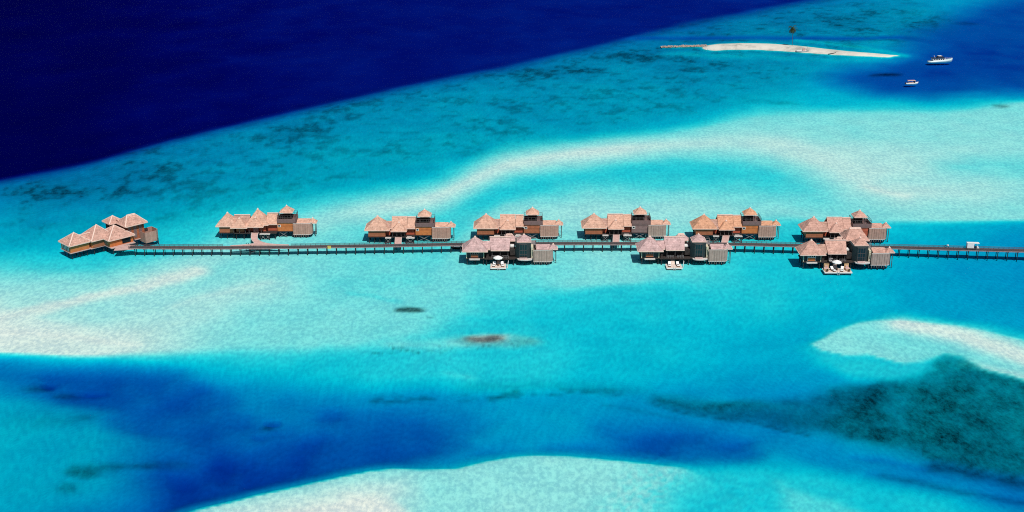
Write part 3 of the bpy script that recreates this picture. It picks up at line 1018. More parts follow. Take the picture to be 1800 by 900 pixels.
def rear_villa(px, py, label, group, th='thatch_sunny', towerwall='orange', upwall='grey', screen='screen', kind='gable', seed=1):
    rnd = random.Random(seed)
    o = at(px, py, 2.0)
    T = M[th]
    root = thing('overwater_villa', label, 'villa', (o.x, o.y, 0), 0, group)
    if kind == 'gable':
        # sleeping pavilion
        hip(root, 'pavilion_roof', 0, 7.7, -.75, 6.2, 4.2, 3.55, .2, rnd, T)
        MB().box(1.1, 6.4, -.35, 5.3, 2.03, 4.5).build('pavilion_wall', M['brown'], root)
        MB().box(6.55, 8.0, 1.1, 5.1, 2.03, 4.2).build('link_wall', M['red'], root)
        gable(root, 'link_roof', 5.9, 8.2, .9, 5.3, 4.3, 1.75, rnd, M['thatch_shaded'], cap=False)
        # hall
        MB().box(8.4, 15.3, 1.5, 6.7, 2.03, 4.9).build('hall_wall', M['red'], root)
        gable(root, 'hall_roof', 8.2, 13.02, .7, 7.3, 4.4, 2.72, rnd, T)
        gable(root, 'hall_roof', 13.1, 15.62, .75, 7.2, 4.35, 2.66, rnd, T)
        # porch
        hip(root, 'porch_roof', 8.2, 13.05, -1.1, 3.3, 4.0, 2.3, .1, rnd, T)
        posts(root, 'porch_post', 'rail', [(x, -.55) for x in (8.7, 10.0, 11.3, 12.5)], 2.0, 4.2, .16)
        MB().box(9.0, 12.3, .4, 1.48, 2.05, 4.3).build('porch_screen', M['under'], root)
        d = MB()
        d.box(.9, 6.6, -.45, 6.1, 1.76, 2.0).box(6.61, 15.5, -.7, 7.0, 1.74, 1.99).box(15.51, 20.7, 1.0, 6.2, 1.75, 2.0)
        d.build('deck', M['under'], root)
        MB().box(6.4, 8.25, -1.5, -.72, 1.72, 1.97).build('landing', M['pale'], root)
        MB().box(12.9, 15.5, -1.6, -.72, 1.74, 1.98).build('sun_terrace', M['pale'], root)
        m = MB()
        m.box(13.2, 14.6, -1.3, -.9, 2.0, 2.32)
        m.build('bench', M['pale'], root)
        braces(root, [(6.5, -1.3, 8.1, -1.3), (13, -1.4, 15.3, -1.4), (16.5, 1.2, 20, 1.2)])
        piles(root, grid_spots(1.3, 6.2, .2, 5.8, 4, 3) + grid_spots(7.2, 15.1, -.4, 6.6, 5, 3) + [(6.6, -1.3), (8.1, -1.3), (13.1, -1.4), (15.3, -1.4)])
        tower(root, 15.66, 20.7, 0, rnd, T, M[towerwall], M[upwall])
        bath(root, 20.82, 0, rnd, T, M[screen])
    else:
        hip(root, 'pavilion_roof', 0, 6.6, -.75, 5.4, 4.2, 3.55, .1, rnd, T)
        MB().box(1.0, 5.6, -.35, 5.0, 2.03, 4.5).build('pavilion_wall', M['brown'], root)
        gable(root, 'link_roof', 5.2, 10.2, 1.2, 5.6, 4.4, 2.2, rnd, M['thatch_shaded'])
        MB().box(6.0, 9.8, 1.7, 5.0, 2.03, 4.8).build('link_wall', M['red'], root)
        hip(root, 'porch_roof', 4.7, 9.9, -1.4, 2.8, 3.9, 2.6, .1, rnd, T)
        hip(root, 'hall_roof', 9.2, 16.3, 0, 6.4, 4.4, 4.3, .1, rnd, T)
        MB().box(10.1, 15.4, .9, 6.2, 2.03, 4.9).build('hall_wall', M['red'], root)
        hip(root, 'porch_roof', 9.7, 14.9, -1.2, 3.0, 4.15, 2.6, .1, rnd, T)
        gable(root, 'hall_roof', 15.5, 19.0, .9, 7.1, 4.4, 2.6, rnd, T)
        MB().box(15.5, 18.8, 1.6, 6.4, 2.03, 4.9).build('hall_wall', M['red'], root)
        posts(root, 'porch_post', 'rail', [(x, -.75) for x in (5.6, 7.4, 9.2, 10.4, 12.2, 14.2)], 2.0, 4.1, .16)
        MB().box(6.3, 8.8, -.2, 1.2, 2.05, 4.0).build('porch_screen', M['brown'], root)
        MB().box(11.6, 13.2, -.1, .85, 2.05, 4.1).build('door', M['grey'], root)
        d = MB()
        d.box(.8, 5.7, -.45, 5.4, 1.76, 2.0).box(5.71, 18.9, -.9, 6.5, 1.74, 1.99).box(18.91, 24.0, 1.0, 6.2, 1.75, 2.0)
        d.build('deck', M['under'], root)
        MB().box(13.8, 17.0, -1.7, -.92, 1.74, 1.98).build('sun_terrace', M['pale'], root)
        braces(root, [(14, -1.4, 15.6, -1.4), (15.6, -1.4, 16.9, -1.4), (19.5, 1.2, 22, 1.2)])
        piles(root, grid_spots(1.2, 5.2, .2, 5.0, 3, 3) + grid_spots(6.2, 18.4, -.5, 6.0, 6, 3) + [(14, -1.5), (16.8, -1.5)])
        tower(root, 18.95, 23.9, 0, rnd, T, M[towerwall], M[upwall])
        bath(root, 23.98, 0, rnd, T, M[screen])
    return root


def front_villa(px, py, label, group, th='thatch_mauve', seed=1, big=False, screen='screen_grey'):
    rnd = random.Random(seed)
    o = at(px, py, 2.0)
    T = M[th]
    root = thing('overwater_villa', label, 'villa', (o.x, o.y, 0), 0, group)
    hip(root, 'pavilion_roof', 0, 7.5, -.95, 6.1, 4.45, 3.45, .15, rnd, T)
    w_ = MB().box(1.2, 6.4, .25, 5.6, 2.03, 4.7).build('pavilion_wall', M['bluegreen'], root)
    # bay window with a bench in front of the pavilion
    b = MB()
    for x in (2.5, 3.05, 3.6, 4.15, 4.7):
        b.bar((x, .05, 2.3), (x, .05, 4.1), .12)
    b.bar((2.5, .05, 3.3), (4.7, .05, 3.3), .14).bar((2.5, .05, 4.1), (4.7, .05, 4.1), .14)
    b.build('window_frame', M['railgrey'] if not big else M['white'], w_)
    MB().box(2.55, 4.65, -.12, .2, 2.35, 3.15).build('window_seat', M['orange'] if big else M['brown'], w_)
    posts(root, 'post', 'cream', ((1.25, .1), (6.35, .1)), 1.9, 4.5, .2)
    MB().box(2.1, 5.2, -.85, -.12, 1.68, 2.0).build('sill_slab', M['pale'], root)
    gable(root, 'link_roof', 6.0, 8.25, .9, 5.4, 4.5, 1.85, rnd, M['thatch_shaded'] if big else T, cap=False)
    MB().box(6.5, 8.6, 1.8, 5.0, 2.03, 4.4).build('link_wall', M['under'], root)
    gable(root, 'hall_roof', 8.4, 13.9, .3, 7.5, 4.4, 2.9, rnd, T, flare=.35)
    MB().box(8.9, 13.5, 2.6, 6.7, 2.03, 4.8).build('hall_wall', M['under'], root)
    posts(root, 'post', 'rail', [(x, .7) for x in (8.8, 11.2, 13.5)], 2.0, 4.6, .18)
    railing([(8.7, -.35), (10.7, -.35)], 2.0, .95, .5, 2, .06).build('railing', M['railgrey'], root)
    railing([(11.7, -.35), (13.6, -.35)], 2.0, .95, .5, 2, .06).build('railing', M['railgrey'], root)
    # rear entrance porch
    hip(root, 'porch_roof', 11.6, 16.2, 7.4, 10.4, 4.9, 1.5, 1.6, rnd, T)
    MB().box(12.2, 15.6, 8.0, 10.0, 2.03, 5.0).build('porch_screen', M['under'], root)
    # open court with a white daybed
    MB().box(14.1, 15.6, 1.2, 7.2, 2.5, 4.3).build('court_wall', M['under'], root)
    MB().box(14.2, 15.5, 3.2, 4.8, 4.32, 4.72).build('daybed', M['fabric'], root)
    # glazed two-storey bay
    poly = [(15.7, 5.6), (15.7, 1.2), (16.8, -.2), (19.3, -.2), (20.3, 1.0), (20.3, 5.6)]
    tw = MB().prism(poly, 2.03, 6.5).build('tower_wall', M['bluegreen'], root)
    g = MB()
    for x in (17.0, 17.7, 18.4, 19.1):
        g.bar((x, -.26, 2.4), (x, -.26, 6.4), .09)
    for z in (3.3, 4.6, 6.3):
        g.bar((16.9, -.27, z), (19.2, -.27, z), .1)
    g.build('window_frame', M['rail'], tw)
    MB().box(16.95, 19.15, -.235, -.21, 2.45, 6.25).build('pane', M['glass'], tw)
    hip(root, 'tower_roof', 16.2, 20.3, 1.1, 5.2, 6.75, 1.75, 0, rnd, T, True, .32)
    lb = MB().box(20.36, 21.0, .3, 3.2, 2.03, 5.3).build('side_bay', M['cream'], root)
    window(lb, 20.42, .28, 2.5, .5, 2.2, 'cream')
    l = MB().box(20.36, 21.9, 3.25, 6.4, 5.1, 5.35)
    railing([(20.4, 3.3), (21.85, 3.3), (21.85, 6.35), (20.4, 6.35)], 5.35, 1.0, 1.0, 2, .08, l)
    for x, y in ((21.8, 3.4), (21.8, 6.2)):
        l.bar((x, y, 2.0), (x, y, 5.1), .16)
    l.build('balcony', M['railgrey'], root)
    n = 12
    arc = [(18.5 + 2.2 * math.cos(a), -.5 + 1.0 * math.sin(a)) for a in [math.pi + math.pi * i / n for i in range(n + 1)]]
    MB().prism(arc + [(20.7, .1), (16.3, .1)], 1.72, 2.0).build('sun_terrace', M['pale'], root)
    MB().box(16.9, 19.2, -1.0, -.7, 2.0, 2.45).build('bench', M['towel'], root)
    d = MB()
    d.box(1.0, 6.6, -.1, 5.8, 1.76, 2.0).box(6.61, 15.6, -.5, 7.3, 1.74, 1.99).box(15.61, 21.0, .12, 6.6, 1.75, 2.0).box(12.0, 15.8, 7.31, 10.4, 1.75, 2.0)
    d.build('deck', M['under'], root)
    piles(root, grid_spots(1.4, 6.2, .3, 5.4, 3, 3) + grid_spots(7.2, 15.2, -.2, 6.8, 4, 3) + grid_spots(16.2, 20.6, .3, 6.2, 3, 2) + [(12.4, 10), (15.4, 10)])
    if big:
        # two-storey wing with a hipped roof behind the glazed bay
        MB().box(15.9, 20.7, 6.9, 11.6, 2.03, 6.6).build('wing_wall', M['under'], root)
        hip(root, 'wing_roof', 14.6, 21.9, 5.9, 12.6, 6.55, 2.75, 3.0, rnd, T)
        posts(root, 'post', 'rail', ((15.7, 6.3), (20.9, 6.3), (20.9, 12.0)), 2.0, 6.7, .2)
        MB().wall([(21.2, 6.6), (27.0, 6.6), (27.0, 9.2), (21.2, 9.2)], 1.3, 3.3, .14, True).build('court_screen', M['pale'], root)
        MB().box(21.4, 26.8, 6.8, 9.0, 1.2, 1.35).build('bath_floor', M['under'], root)
    bath(root, 21.05, -.85, rnd, T, M[screen])
    return root


# ------------------------------------------------------------------ the villas
GR = 'thatched villas on the far side of the jetty'
GF = 'thatched villas on the near side of the jetty'
rear_villa(380.8, 408.3, 'thatched villa with five pointed roofs, reached from the jetty by the curved ramp', GR, 'thatch_sunny', kind='pyramid', seed=2)
rear_villa(641.6, 415.3, 'thatched villa with bright orange tower wall, standing alone right of the curved ramp', GR, 'thatch_sunny', seed=3)
rear_villa(832.7, 411.7, 'thatched villa with brown tower, partly hidden behind the leftmost near villa', GR, 'thatch_sunny', 'brown', seed=4)
rear_villa(1022.7, 410.9, 'thatched villa with dark grey tower, standing alone between two near villas', GR, 'thatch_sunny', 'grey', 'grey', 'screen_grey', seed=5)
rear_villa(1216.5, 412.4, 'thatched villa with the most orange roofs, behind the villa whose pontoon has no parasol', GR, 'thatch_orange', seed=6)
rear_villa(1409.6, 416.8, 'thatched villa with rosy roofs, rightmost on the far side of the jetty', GR, 'thatch_rosy', 'red', seed=7)
front_villa(812.7, 454.0, 'mauve thatched villa with white parasol on its pontoon, leftmost on the near side', GF, 'thatch_mauve', 11)
front_villa(1120.4, 453.4, 'mauve thatched villa with two loungers and no parasol on its pontoon', GF, 'thatch_mauve', 12)
front_villa(1404.6, 460.0, 'rosy thatched villa with a tall hipped wing, rightmost on the near side', GF, 'thatch_rosy', 13, True, 'screen_grey')

# the residence at the end of the jetty, turned 45 degrees
o0 = at(129.3, 409, 7.2)
end = thing('overwater_villa', 'large thatched villa of clustered roofs, set at an angle where the jetty ends', 'villa', (o0.x, o0.y, 0), R(45),
            'thatched villas at the jetty')
Minv = Matrix.Rotation(-R(45), 3, 'Z')


def loc45(px, py, z):
    p = at(px, py, z) - Vector((o0.x, o0.y, 0))
    return Minv @ p


rnd = random.Random(77)
T = M['thatch_rosy']
pA, pB, pC = loc45(129.3, 409, 7.0), loc45(168.9, 395.1, 7.9), loc45(200.1, 395.8, 7.3)
pD, pE = loc45(197.4, 379.2, 8.6), loc45(229.5, 377.5, 9.3)


def pyr45(p, s, ze, nm='pavilion_roof', ridge=0.0, sy=None):
    sy = sy or s
    hip(end, nm, p.x - s / 2, p.x + s / 2, p.y - sy / 2, p.y + sy / 2, ze, p.z - ze, ridge, rnd, T, 'hips')


def body45(p, s, z0, z1, mat, nm='pavilion_wall', sy=None):
    sy = sy or s
    return MB().box(p.x - s / 2, p.x + s / 2, p.y - sy / 2, p.y + sy / 2, z0, z1).build(nm, M[mat], end)


pyr45(pA, 7.0, 4.3)
wA = body45(pA, 6.0, 2.03, 4.2, 'orange')
k = MB()
for i in range(5):
    k.bar((pA.x - 3.06, pA.y - 2.0 + i * .9, 2.3), (pA.x - 3.06, pA.y - 2.0 + i * .9, 4.2), .2)
k.build('window_frame', M['white'], wA)
MB().box(pA.x - 3.04, pA.x - 3.005, pA.y - 2.2, pA.y + 1.8, 2.3, 4.2).build('pane', M['glass'], wA)
gable(end, 'link_roof', pA.x + 1.6, pB.x - 1.2, pA.y - 2.6, pA.y + 2.6, 4.3, 1.5, rnd, T)
body45((pA + pB) / 2, 5.2, 2.03, 4.7, 'red', 'link_wall', 3.6)
pyr45(pB, 7.8, 4.4)
body45(pB, 6.6, 2.03, 4.3, 'brown')
pyr45(pC, 8.7, 4.25)
wC = body45(pC, 7.7, 2.03, 4.18, 'orange')
MB().box(pC.x + .2, pC.x + 3.0, pC.y - 3.88, pC.y - 3.83, 2.2, 4.0).build('pane', M['glass'], wC)
k = MB()
for i in range(4):
    k.bar((pC.x - 3.91, pC.y - 2.2 + i * .7, 2.3), (pC.x - 3.91, pC.y - 2.2 + i * .7, 4.2), .16)
k.build('window_frame', M['railgrey'], wC)
mid = (pB + pC) / 2
gable(end, 'link_roof', mid.x - 2.6, mid.x + 2.6, mid.y - 2.6, mid.y + 2.6, 4.4, 1.7, rnd, T)
q = loc45(167, 419.5, 4.5)
MB().box(q.x - 2.0, q.x + 2.0, q.y - 1.2, q.y + 1.6, 4.4, 4.62).build('porch_roof', M['tan'], end)
MB().box(q.x - 1.6, q.x + 1.6, q.y - .8, q.y + 1.4, 2.03, 4.38).build('porch_screen', M['orange'], end)
pyr45(pD, 4.8, 6.9, 'hut_roof')
body45(pD, 3.4, 2.03, 7.0, 'under', 'hut_wall')
pyr45(pE, 7.4, 6.9, 'tower_roof', 2.6, 6.4)
wE = body45(pE, 5.6, 2.03, 7.1, 'brown', 'tower_wall', 4.8)
for i in range(3):
    MB().box(pE.x + 1.0 - i * 1.8, pE.x + 2.0 - i * 1.8, pE.y - 2.46, pE.y - 2.41, 2.6, 6.4).build('shutter', M['grey'], wE)
mid = (pD + pE) / 2
gable(end, 'link_roof', mid.x - 1.6, mid.x + 1.6, mid.y - 1.9, mid.y + 1.9, 6.9, 1.1, rnd, T, cap=False)
pF = loc45(262, 411, 3.0)
sc = MB().wall([(pF.x - 2.6, pF.y - 2.4), (pF.x + 1.2, pF.y - 2.4), (pF.x + 2.3, pF.y - 1.3), (pF.x + 2.3, pF.y + 2.2), (pF.x - 2.6, pF.y + 2.2)],
               1.1, 4.4, .12, True).build('bath_screen', M['screen'], end)
MB().box(pF.x - 2.4, pF.x + 1.4, pF.y - 2.1, pF.y + 2.0, 1.1, 1.3).build('bath_floor', M['under'], end)
d = MB()
d.box(pA.x - 3.2, pA.x + 3.2, pA.y - 3.2, pA.y + 3.2, 1.74, 1.98)
d.box(pA.x + 3.21, pC.x - 4.01, pA.y - 3.6, pA.y + 3.2, 1.73, 1.97)
d.box(pB.x - 3.2, pB.x + 3.2, pA.y + 3.21, pB.y + 3.4, 1.72, 1.96) if pB.y + 3.4 > pA.y + 3.3 else None
d.box(pC.x - 4.0, pC.x + 4.0, pC.y - 4.9, pC.y + 3.9, 1.75, 1.99)
d.box(pE.x - 3.0, pE.x + 3.0, pE.y - 2.6, pE.y + 2.6, 1.76, 2.0)
d.build('deck', M['deck'], end)
lp = [loc45(px_, py_, 2.2) for px_, py_ in ((200, 440.0), (236, 437.6), (247, 433.4), (232, 430.6), (206, 432))]
MB().prism([(q_.x, q_.y) for q_ in lp], 2.03, 2.2).build('landing', M['deck'], end)
piles(end, grid_spots(pA.x - 2.4, pA.x + 2.4, pA.y - 2.4, pA.y + 2.4, 3, 3) + grid_spots(pA.x + 4.4, pC.x - 4.2, pA.y - 3, pA.y + 2.6, 2, 2)
      + grid_spots(pC.x - 3.2, pC.x + 3.2, pC.y - 4.2, pC.y + 3.2, 3, 3) + grid_spots(pE.x - 2.6, pE.x + 2.6, pE.y - 2.2, pE.y + 2.2, 3, 2)
      + grid_spots(pF.x - 2.2, pF.x + 1.8, pF.y - 2.0, pF.y + 1.9, 2, 2))

# ------------------------------------------------------------------ the jetty
JL = [(228, 434.2), (260, 434.6), (360, 435), (450, 434.6), (600, 432.6), (700, 431), (810, 429), (900, 428.1), (1060, 427.6), (1200, 427.8), (1300, 429),
      (1390, 431), (1480, 433), (1580, 434.8), (1700, 437.8), (1800, 440.3), (1900, 443)]
jx = [p[0] for p in JL]
jy = [p[1] for p in JL]


ZJ = 2.4


def jpt(px, z=ZJ):
    return at(px, float(pchip(jx, jy, np.array([px]))[0]), z)


jroot = thing('jetty', 'long grey timber jetty on rows of piles linking all the thatched villas', 'jetty', jpt(900, 0))
J0 = jpt(900, 0)
pts = [jpt(228 + i * (1900 - 228) / 120) for i in range(121)]
pts = [Vector((p.x - J0.x, p.y - J0.y, 0)) for p in pts]
Wd = 1.05
dk, fa, ra = MB(), MB(), MB()
cum, d_ = [0.0], 0
for a, b in zip(pts[:-1], pts[1:]):
    cum.append(cum[-1] + (b - a).length)


def along(s_):
    i = min(max(np.searchsorted(cum, s_) - 1, 0), len(pts) - 2)
    t_ = (s_ - cum[i]) / (cum[i + 1] - cum[i])
    p = pts[i].lerp(pts[i + 1], t_)
    d = (pts[i + 1] - pts[i]).normalized()
    return p, d, Vector((-d.y, d.x, 0))


LEN = cum[-1]
N = 150
v = []
for i in range(N + 1):
    p, d, n = along(LEN * i / N)
    v += [p - n * Wd + Vector((0, 0, ZJ - .18)), p + n * Wd + Vector((0, 0, ZJ - .18)), p + n * Wd + Vector((0, 0, ZJ - .02)), p - n * Wd + Vector((0, 0, ZJ - .02))]
dk.add(v, [(4 * i + k, 4 * i + 4 + k, 4 * i + 4 + (k + 1) % 4, 4 * i + (k + 1) % 4) for i in range(N) for k in range(4)] + [(0, 1, 2, 3), (4 * N + 3, 4 * N + 2, 4 * N + 1, 4 * N)])
dk.build('deck', M['jetty'], jroot)
for sgn in (-1, 1):
    v = []
    for i in range(N + 1):
        p, d, n = along(LEN * i / N)
        a, b = p + n * sgn * (Wd + .01), p + n * sgn * (Wd + .12)
        v += [a + Vector((0, 0, ZJ - .26)), b + Vector((0, 0, ZJ - .26)), b + Vector((0, 0, ZJ + .03)), a + Vector((0, 0, ZJ + .03))]
    fa.add(v, [(4 * i + k, 4 * i + 4 + k, 4 * i + 4 + (k + 1) % 4, 4 * i + (k + 1) % 4) for i in range(N) for k in range(4)])
fa.build('edge_beam', M['fascia'], jroot)


def gap(p):
    """no railing where a ramp joins on the far side"""
    x = chart(p.x + J0.x, p.y + J0.y, ZJ)[0]
    return any(a < x < b for a, b in ((395, 508), (690, 708), (1076, 1092), (1266, 1284)))


nr = int(LEN / 1.475)
prev = None
for i in range(nr + 1):
    p, d, n = along(LEN * i / nr)
    for sgn in (-1, 1):
        if sgn > 0 and gap(p):
            continue
        q = p + n * sgn * (Wd - .04)
        ra.bar(q + Vector((0, 0, ZJ - .02)), q + Vector((0, 0, ZJ + .62)), .08)
    if prev is not None:
        for sgn in (-1, 1):
            a, b = prev[0] + prev[1] * sgn * (Wd - .04), p + n * sgn * (Wd - .04)
            if sgn > 0 and (gap(prev[0]) or gap(p)):
                continue
            for z, w_ in ((ZJ + .6, .08), (ZJ + .4, .06), (ZJ + .2, .06)):
                ra.bar(a + Vector((0, 0, z)), b + Vector((0, 0, z)), w_, w_)
    prev = (p, n)
ra.build('railing', M['rail'], jroot)
# bents: two piles under a cross beam
bm_ = MB()
for sgn in (-1, 1):
    bm_.tube([(0, sgn * .8, -4.2), (0, sgn * .74, ZJ - .29)], .125, 8)
bm_.box(-.12, .12, -1.15, 1.15, ZJ - .5, ZJ - .27)
bent0 = bm_.build('pile_bent', M['pile'], jroot)
nb = 99
for i in range(nb):
    p, d, n = along(LEN * (i + .6) / nb)
    b = bent0 if i == 0 else bent0.copy()
    if i:
        COL.objects.link(b)
        b.parent = jroot
    b.location = (p.x, p.y, 0)
    b.rotation_euler = (0, 0, math.atan2(d.y, d.x))

# ramps from the jetty to the villas behind it
GRAMP = 'straight ramps from the jetty to villas'


def ramp(px, pytop, label, x0=0.0, wd=1.9):
    a = jpt(px)
    b = at(px + x0, pytop, 2.0)
    root = thing('walkway', label, 'walkway', (a.x, a.y, 0), 0, GRAMP)
    L = b.y - a.y - 1.2
    dx = b.x - a.x
    m = MB()
    m.add([(-wd / 2, 1.2, ZJ - .2), (wd / 2, 1.2, ZJ - .2), (wd / 2 + dx, 1.2 + L, 1.82), (-wd / 2 + dx, 1.2 + L, 1.82),
           (-wd / 2, 1.2, ZJ), (wd / 2, 1.2, ZJ), (wd / 2 + dx, 1.2 + L, 2.02), (-wd / 2 + dx, 1.2 + L, 2.02)],
          [(3, 2, 1, 0), (4, 5, 6, 7), (0, 1, 5, 4), (1, 2, 6, 5), (2, 3, 7, 6), (3, 0, 4, 7)])
    m.build('deck', M['walk'], root)
    k = MB()
    for s_ in (-1, 1):
        k.bar((s_ * (wd / 2 + .06), 1.25, ZJ - .05), (s_ * (wd / 2 + .06) + dx, 1.2 + L, 1.95), .12, .26)
    k.build('edge_beam', M['pale'], root)
    piles(root, [(s_ * .7 + dx * t_, 1.2 + L * t_) for s_ in (-1, 1) for t_ in (.25, .8)])


ramp(699, 417, 'pale straight ramp to the villa standing alone right of the curved ramp', 1.5)
ramp(893, 412.5, 'pale straight ramp behind the leftmost villa of the near row')
ramp(1083.5, 412.5, 'pale straight ramp to the villa with the dark grey tower')
ramp(1275, 414, 'pale straight ramp to the villa with the most orange roofs', 1.5)
ramp(1472, 418, 'pale straight ramp mostly hidden between the two rightmost villas')

# the curved ramp
c0 = jpt(452, 0)
cr = thing('walkway', 'pink curved ramp flaring out where it meets the jetty', 'walkway', (c0.x, c0.y, 0))
left = [(405, 434.2), (425, 432.2), (440, 430), (447, 428), (444, 424), (441.5, 420), (441.5, 415), (442.8, 409.3)]
right = [(508, 432.6), (488, 431.2), (474, 429.4), (462, 426), (455, 422.5), (452.5, 419), (452.6, 415), (454, 409.3)]
m, e = MB(), MB()
n = 24
ts = np.linspace(0, 7, n)
Lp = [at(float(pchip(range(8), [p[0] for p in left], np.array([t_]))[0]), float(pchip(range(8), [p[1] for p in left], np.array([t_]))[0]), 2.0) - Vector((c0.x, c0.y, 2)) for t_ in ts]
Rp = [at(float(pchip(range(8), [p[0] for p in right], np.array([t_]))[0]), float(pchip(range(8), [p[1] for p in right], np.array([t_]))[0]), 2.0) - Vector((c0.x, c0.y, 2)) for t_ in ts]
v = []
for i, (l_, r_) in enumerate(zip(Lp, Rp)):
    k_ = max(0.0, 1 - i / 10) * (ZJ - 2.0) + .012
    l_.z += k_
    r_.z += k_
for l_, r_ in zip(Lp, Rp):
    v += [l_ + Vector((0, 0, 1.8)), r_ + Vector((0, 0, 1.8)), r_ + Vector((0, 0, 2.03)), l_ + Vector((0, 0, 2.03))]
m.add(v, [(4 * i + k, 4 * i + 4 + k, 4 * i + 4 + (k + 1) % 4, 4 * i + (k + 1) % 4) for i in range(n - 1) for k in range(4)] + [(0, 1, 2, 3), (4 * n - 1, 4 * n - 2, 4 * n - 3, 4 * n - 4)])
m.build('deck', M['walk'], cr)
for P_ in (Lp, Rp):
    for a, b in zip(P_[:-1], P_[1:]):
        e.bar(a + Vector((0, 0, 2.0)), b + Vector((0, 0, 2.0)), .14, .3)
e.build('edge_beam', M['pale'], cr)
piles(cr, [((l_.x + r_.x) / 2 + s_ * .7, (l_.y + r_.y) / 2) for i, (l_, r_) in enumerate(zip(Lp, Rp)) if i in (9, 15, 20) for s_ in (-1, 1)])


# ------------------------------------------------------------------ pontoons and what stands on them
def pontoon(px, py, wx, wy, label, ladder=True, gang=True, z=.55):
    o = at(px, py, z)
    root = thing('pontoon', label, 'pontoon', (o.x, o.y, 0), 0, 'bathing pontoons in front of the near villas')
    MB().box(-wx / 2, wx / 2, -wy / 2, wy / 2, z - .12, z).build('deck', M['tan'], root)
    f = MB()
    f.box(-wx / 2 - .1, wx / 2 + .1, -wy / 2 - .12, -wy / 2 - .004, z - .25, z + .03).box(-wx / 2 - .1, wx / 2 + .1, wy / 2 + .004, wy / 2 + .12, z - .25, z + .03)
    f.box(-wx / 2 - .12, -wx / 2 - .004, -wy / 2, wy / 2, z - .25, z + .03).box(wx / 2 + .004, wx / 2 + .12, -wy / 2, wy / 2, z - .25, z + .03)
    f.build('edge_beam', M['white'], root)
    for x, y in ((-wx / 2 + .3, -wy / 2 + .3), (wx / 2 - .3, -wy / 2 + .3), (-wx / 2 + .3, wy / 2 - .3), (wx / 2 - .3, wy / 2 - .3)):
        MB().tube([(x, y, -3), (x, y, z - .14)], .14).build('pile', M['pile'], root)
    if ladder:
        k = MB()
        for s_ in (-.25, .25):
            k.bar((wx / 2 + .35, -.2 + s_, -.6), (wx / 2 + .75, .6 + s_, 1.9), .14)
        for i in range(5):
            t_ = i / 4
            k.bar((wx / 2 + .35 + .4 * t_, -.45 + .8 * t_, -.6 + 2.5 * t_), (wx / 2 + .35 + .4 * t_, .05 + .8 * t_, -.6 + 2.5 * t_), .12)
        k.build('ladder', M['white'], root)
    k = MB()
    for s_ in (-.3, .3):
        k.bar((s_, -wy / 2 - .15, z + .5), (s_, -wy / 2 - .35, -1.0), .07)
    for i in range(4):
        k.bar((-.3, -wy / 2 - .2 - .04 * i, z - .1 - .35 * i), (.3, -wy / 2 - .2 - .04 * i, z - .1 - .35 * i), .07)
    k.build('swim_steps', M['steel'], root)
    if gang:
        k = MB().add([(-.55, wy / 2 + .14, z - .05), (.55, wy / 2 + .14, z - .05), (.55, wy / 2 + 3.6, 1.9), (-.55, wy / 2 + 3.6, 1.9),
                      (-.55, wy / 2 + .14, z + .07), (.55, wy / 2 + .14, z + .07), (.55, wy / 2 + 3.6, 2.02), (-.55, wy / 2 + 3.6, 2.02)],
                     [(3, 2, 1, 0), (4, 5, 6, 7), (0, 1, 5, 4), (1, 2, 6, 5), (2, 3, 7, 6), (3, 0, 4, 7)])
        k.build('gangway', M['tan'], root)
    return o


def lounger(o, dx, dy, z, label, rz=0.0, group='white sun loungers on the pontoons'):
    r = thing('sun_lounger', label, 'lounger', (o.x + dx, o.y + dy, z), rz, group)
    f = MB().box(-.42, .42, -1.1, .95, .2, .32)
    for x in (-.36, .36):
        for y in (-1.0, .8):
            f.bar((x, y, 0), (x, y, .2), .08)
    f.build('frame', M['teak'], r)
    MB().box(-.40, .40, -1.08, .25, .33, .50).build('cushion', M['fabric'], r)
    MB().add([(-.40, .26, .33), (.40, .26, .33), (.40, 1.05, .98), (-.40, 1.05, .98), (-.40, .17, .48), (.40, .17, .48), (.40, .93, 1.12), (-.40, .93, 1.12)],
             [(3, 2, 1, 0), (4, 5, 6, 7), (0, 1, 5, 4), (1, 2, 6, 5), (2, 3, 7, 6), (3, 0, 4, 7)]).build('backrest', M['fabric'], r)
    MB().box(-.3, .3, -.35, .05, .505, .54).build('towel', M['under'], r)
    return r


def parasol(o, dx, dy, z, label, h=2.9, rad=1.4):
    r = thing('parasol', label, 'parasol', (o.x + dx, o.y + dy, z), R(11), 'white parasols on the pontoons')
    MB().tube([(0, 0, 0), (0, 0, h + .1)], .05).build('pole', M['teak'], r)
    MB().box(-.35, .35, -.35, .35, 0, .12).build('base', M['black'], r)
    n = 8
    rim = [(rad * math.cos(2 * math.pi * i / n), rad * math.sin(2 * math.pi * i / n)) for i in range(n)]
    m = MB()
    v = [(0, 0, h + .05)] + [(x * .55, y * .55, h - .27) for x, y in rim] + [(x, y, h - .62) for x, y in rim] + [(x, y, h - .80) for x, y in rim]
    f = [(0, 1 + i, 1 + (i + 1) % n) for i in range(n)]
    for k in (0, 1):
        f += [(1 + k * n + i, 1 + (k + 1) * n + i, 1 + (k + 1) * n + (i + 1) % n, 1 + k * n + (i + 1) % n) for i in range(n)]
    m.add(v, f).build('canopy', M['fabric'], r)
    k = MB()
    for x, y in rim:
        k.bar((0, 0, h - .1), (x * .98, y * .98, h - .66), .04)
    k.build('rib', M['teak'], r)


def table(o, dx, dy, z, label):
    r = thing('side_table', label, 'table', (o.x + dx, o.y + dy, z), 0, 'little tables between loungers')
    MB().tube([(0, 0, .42), (0, 0, .47)], .3, 16).build('tabletop', M['teak'], r)
    for a in range(3):
        MB().bar((.22 * math.cos(a * 2.1), .22 * math.sin(a * 2.1), 0), (.15 * math.cos(a * 2.1), .15 * math.sin(a * 2.1), .42), .05).build('leg', M['teak'], r)


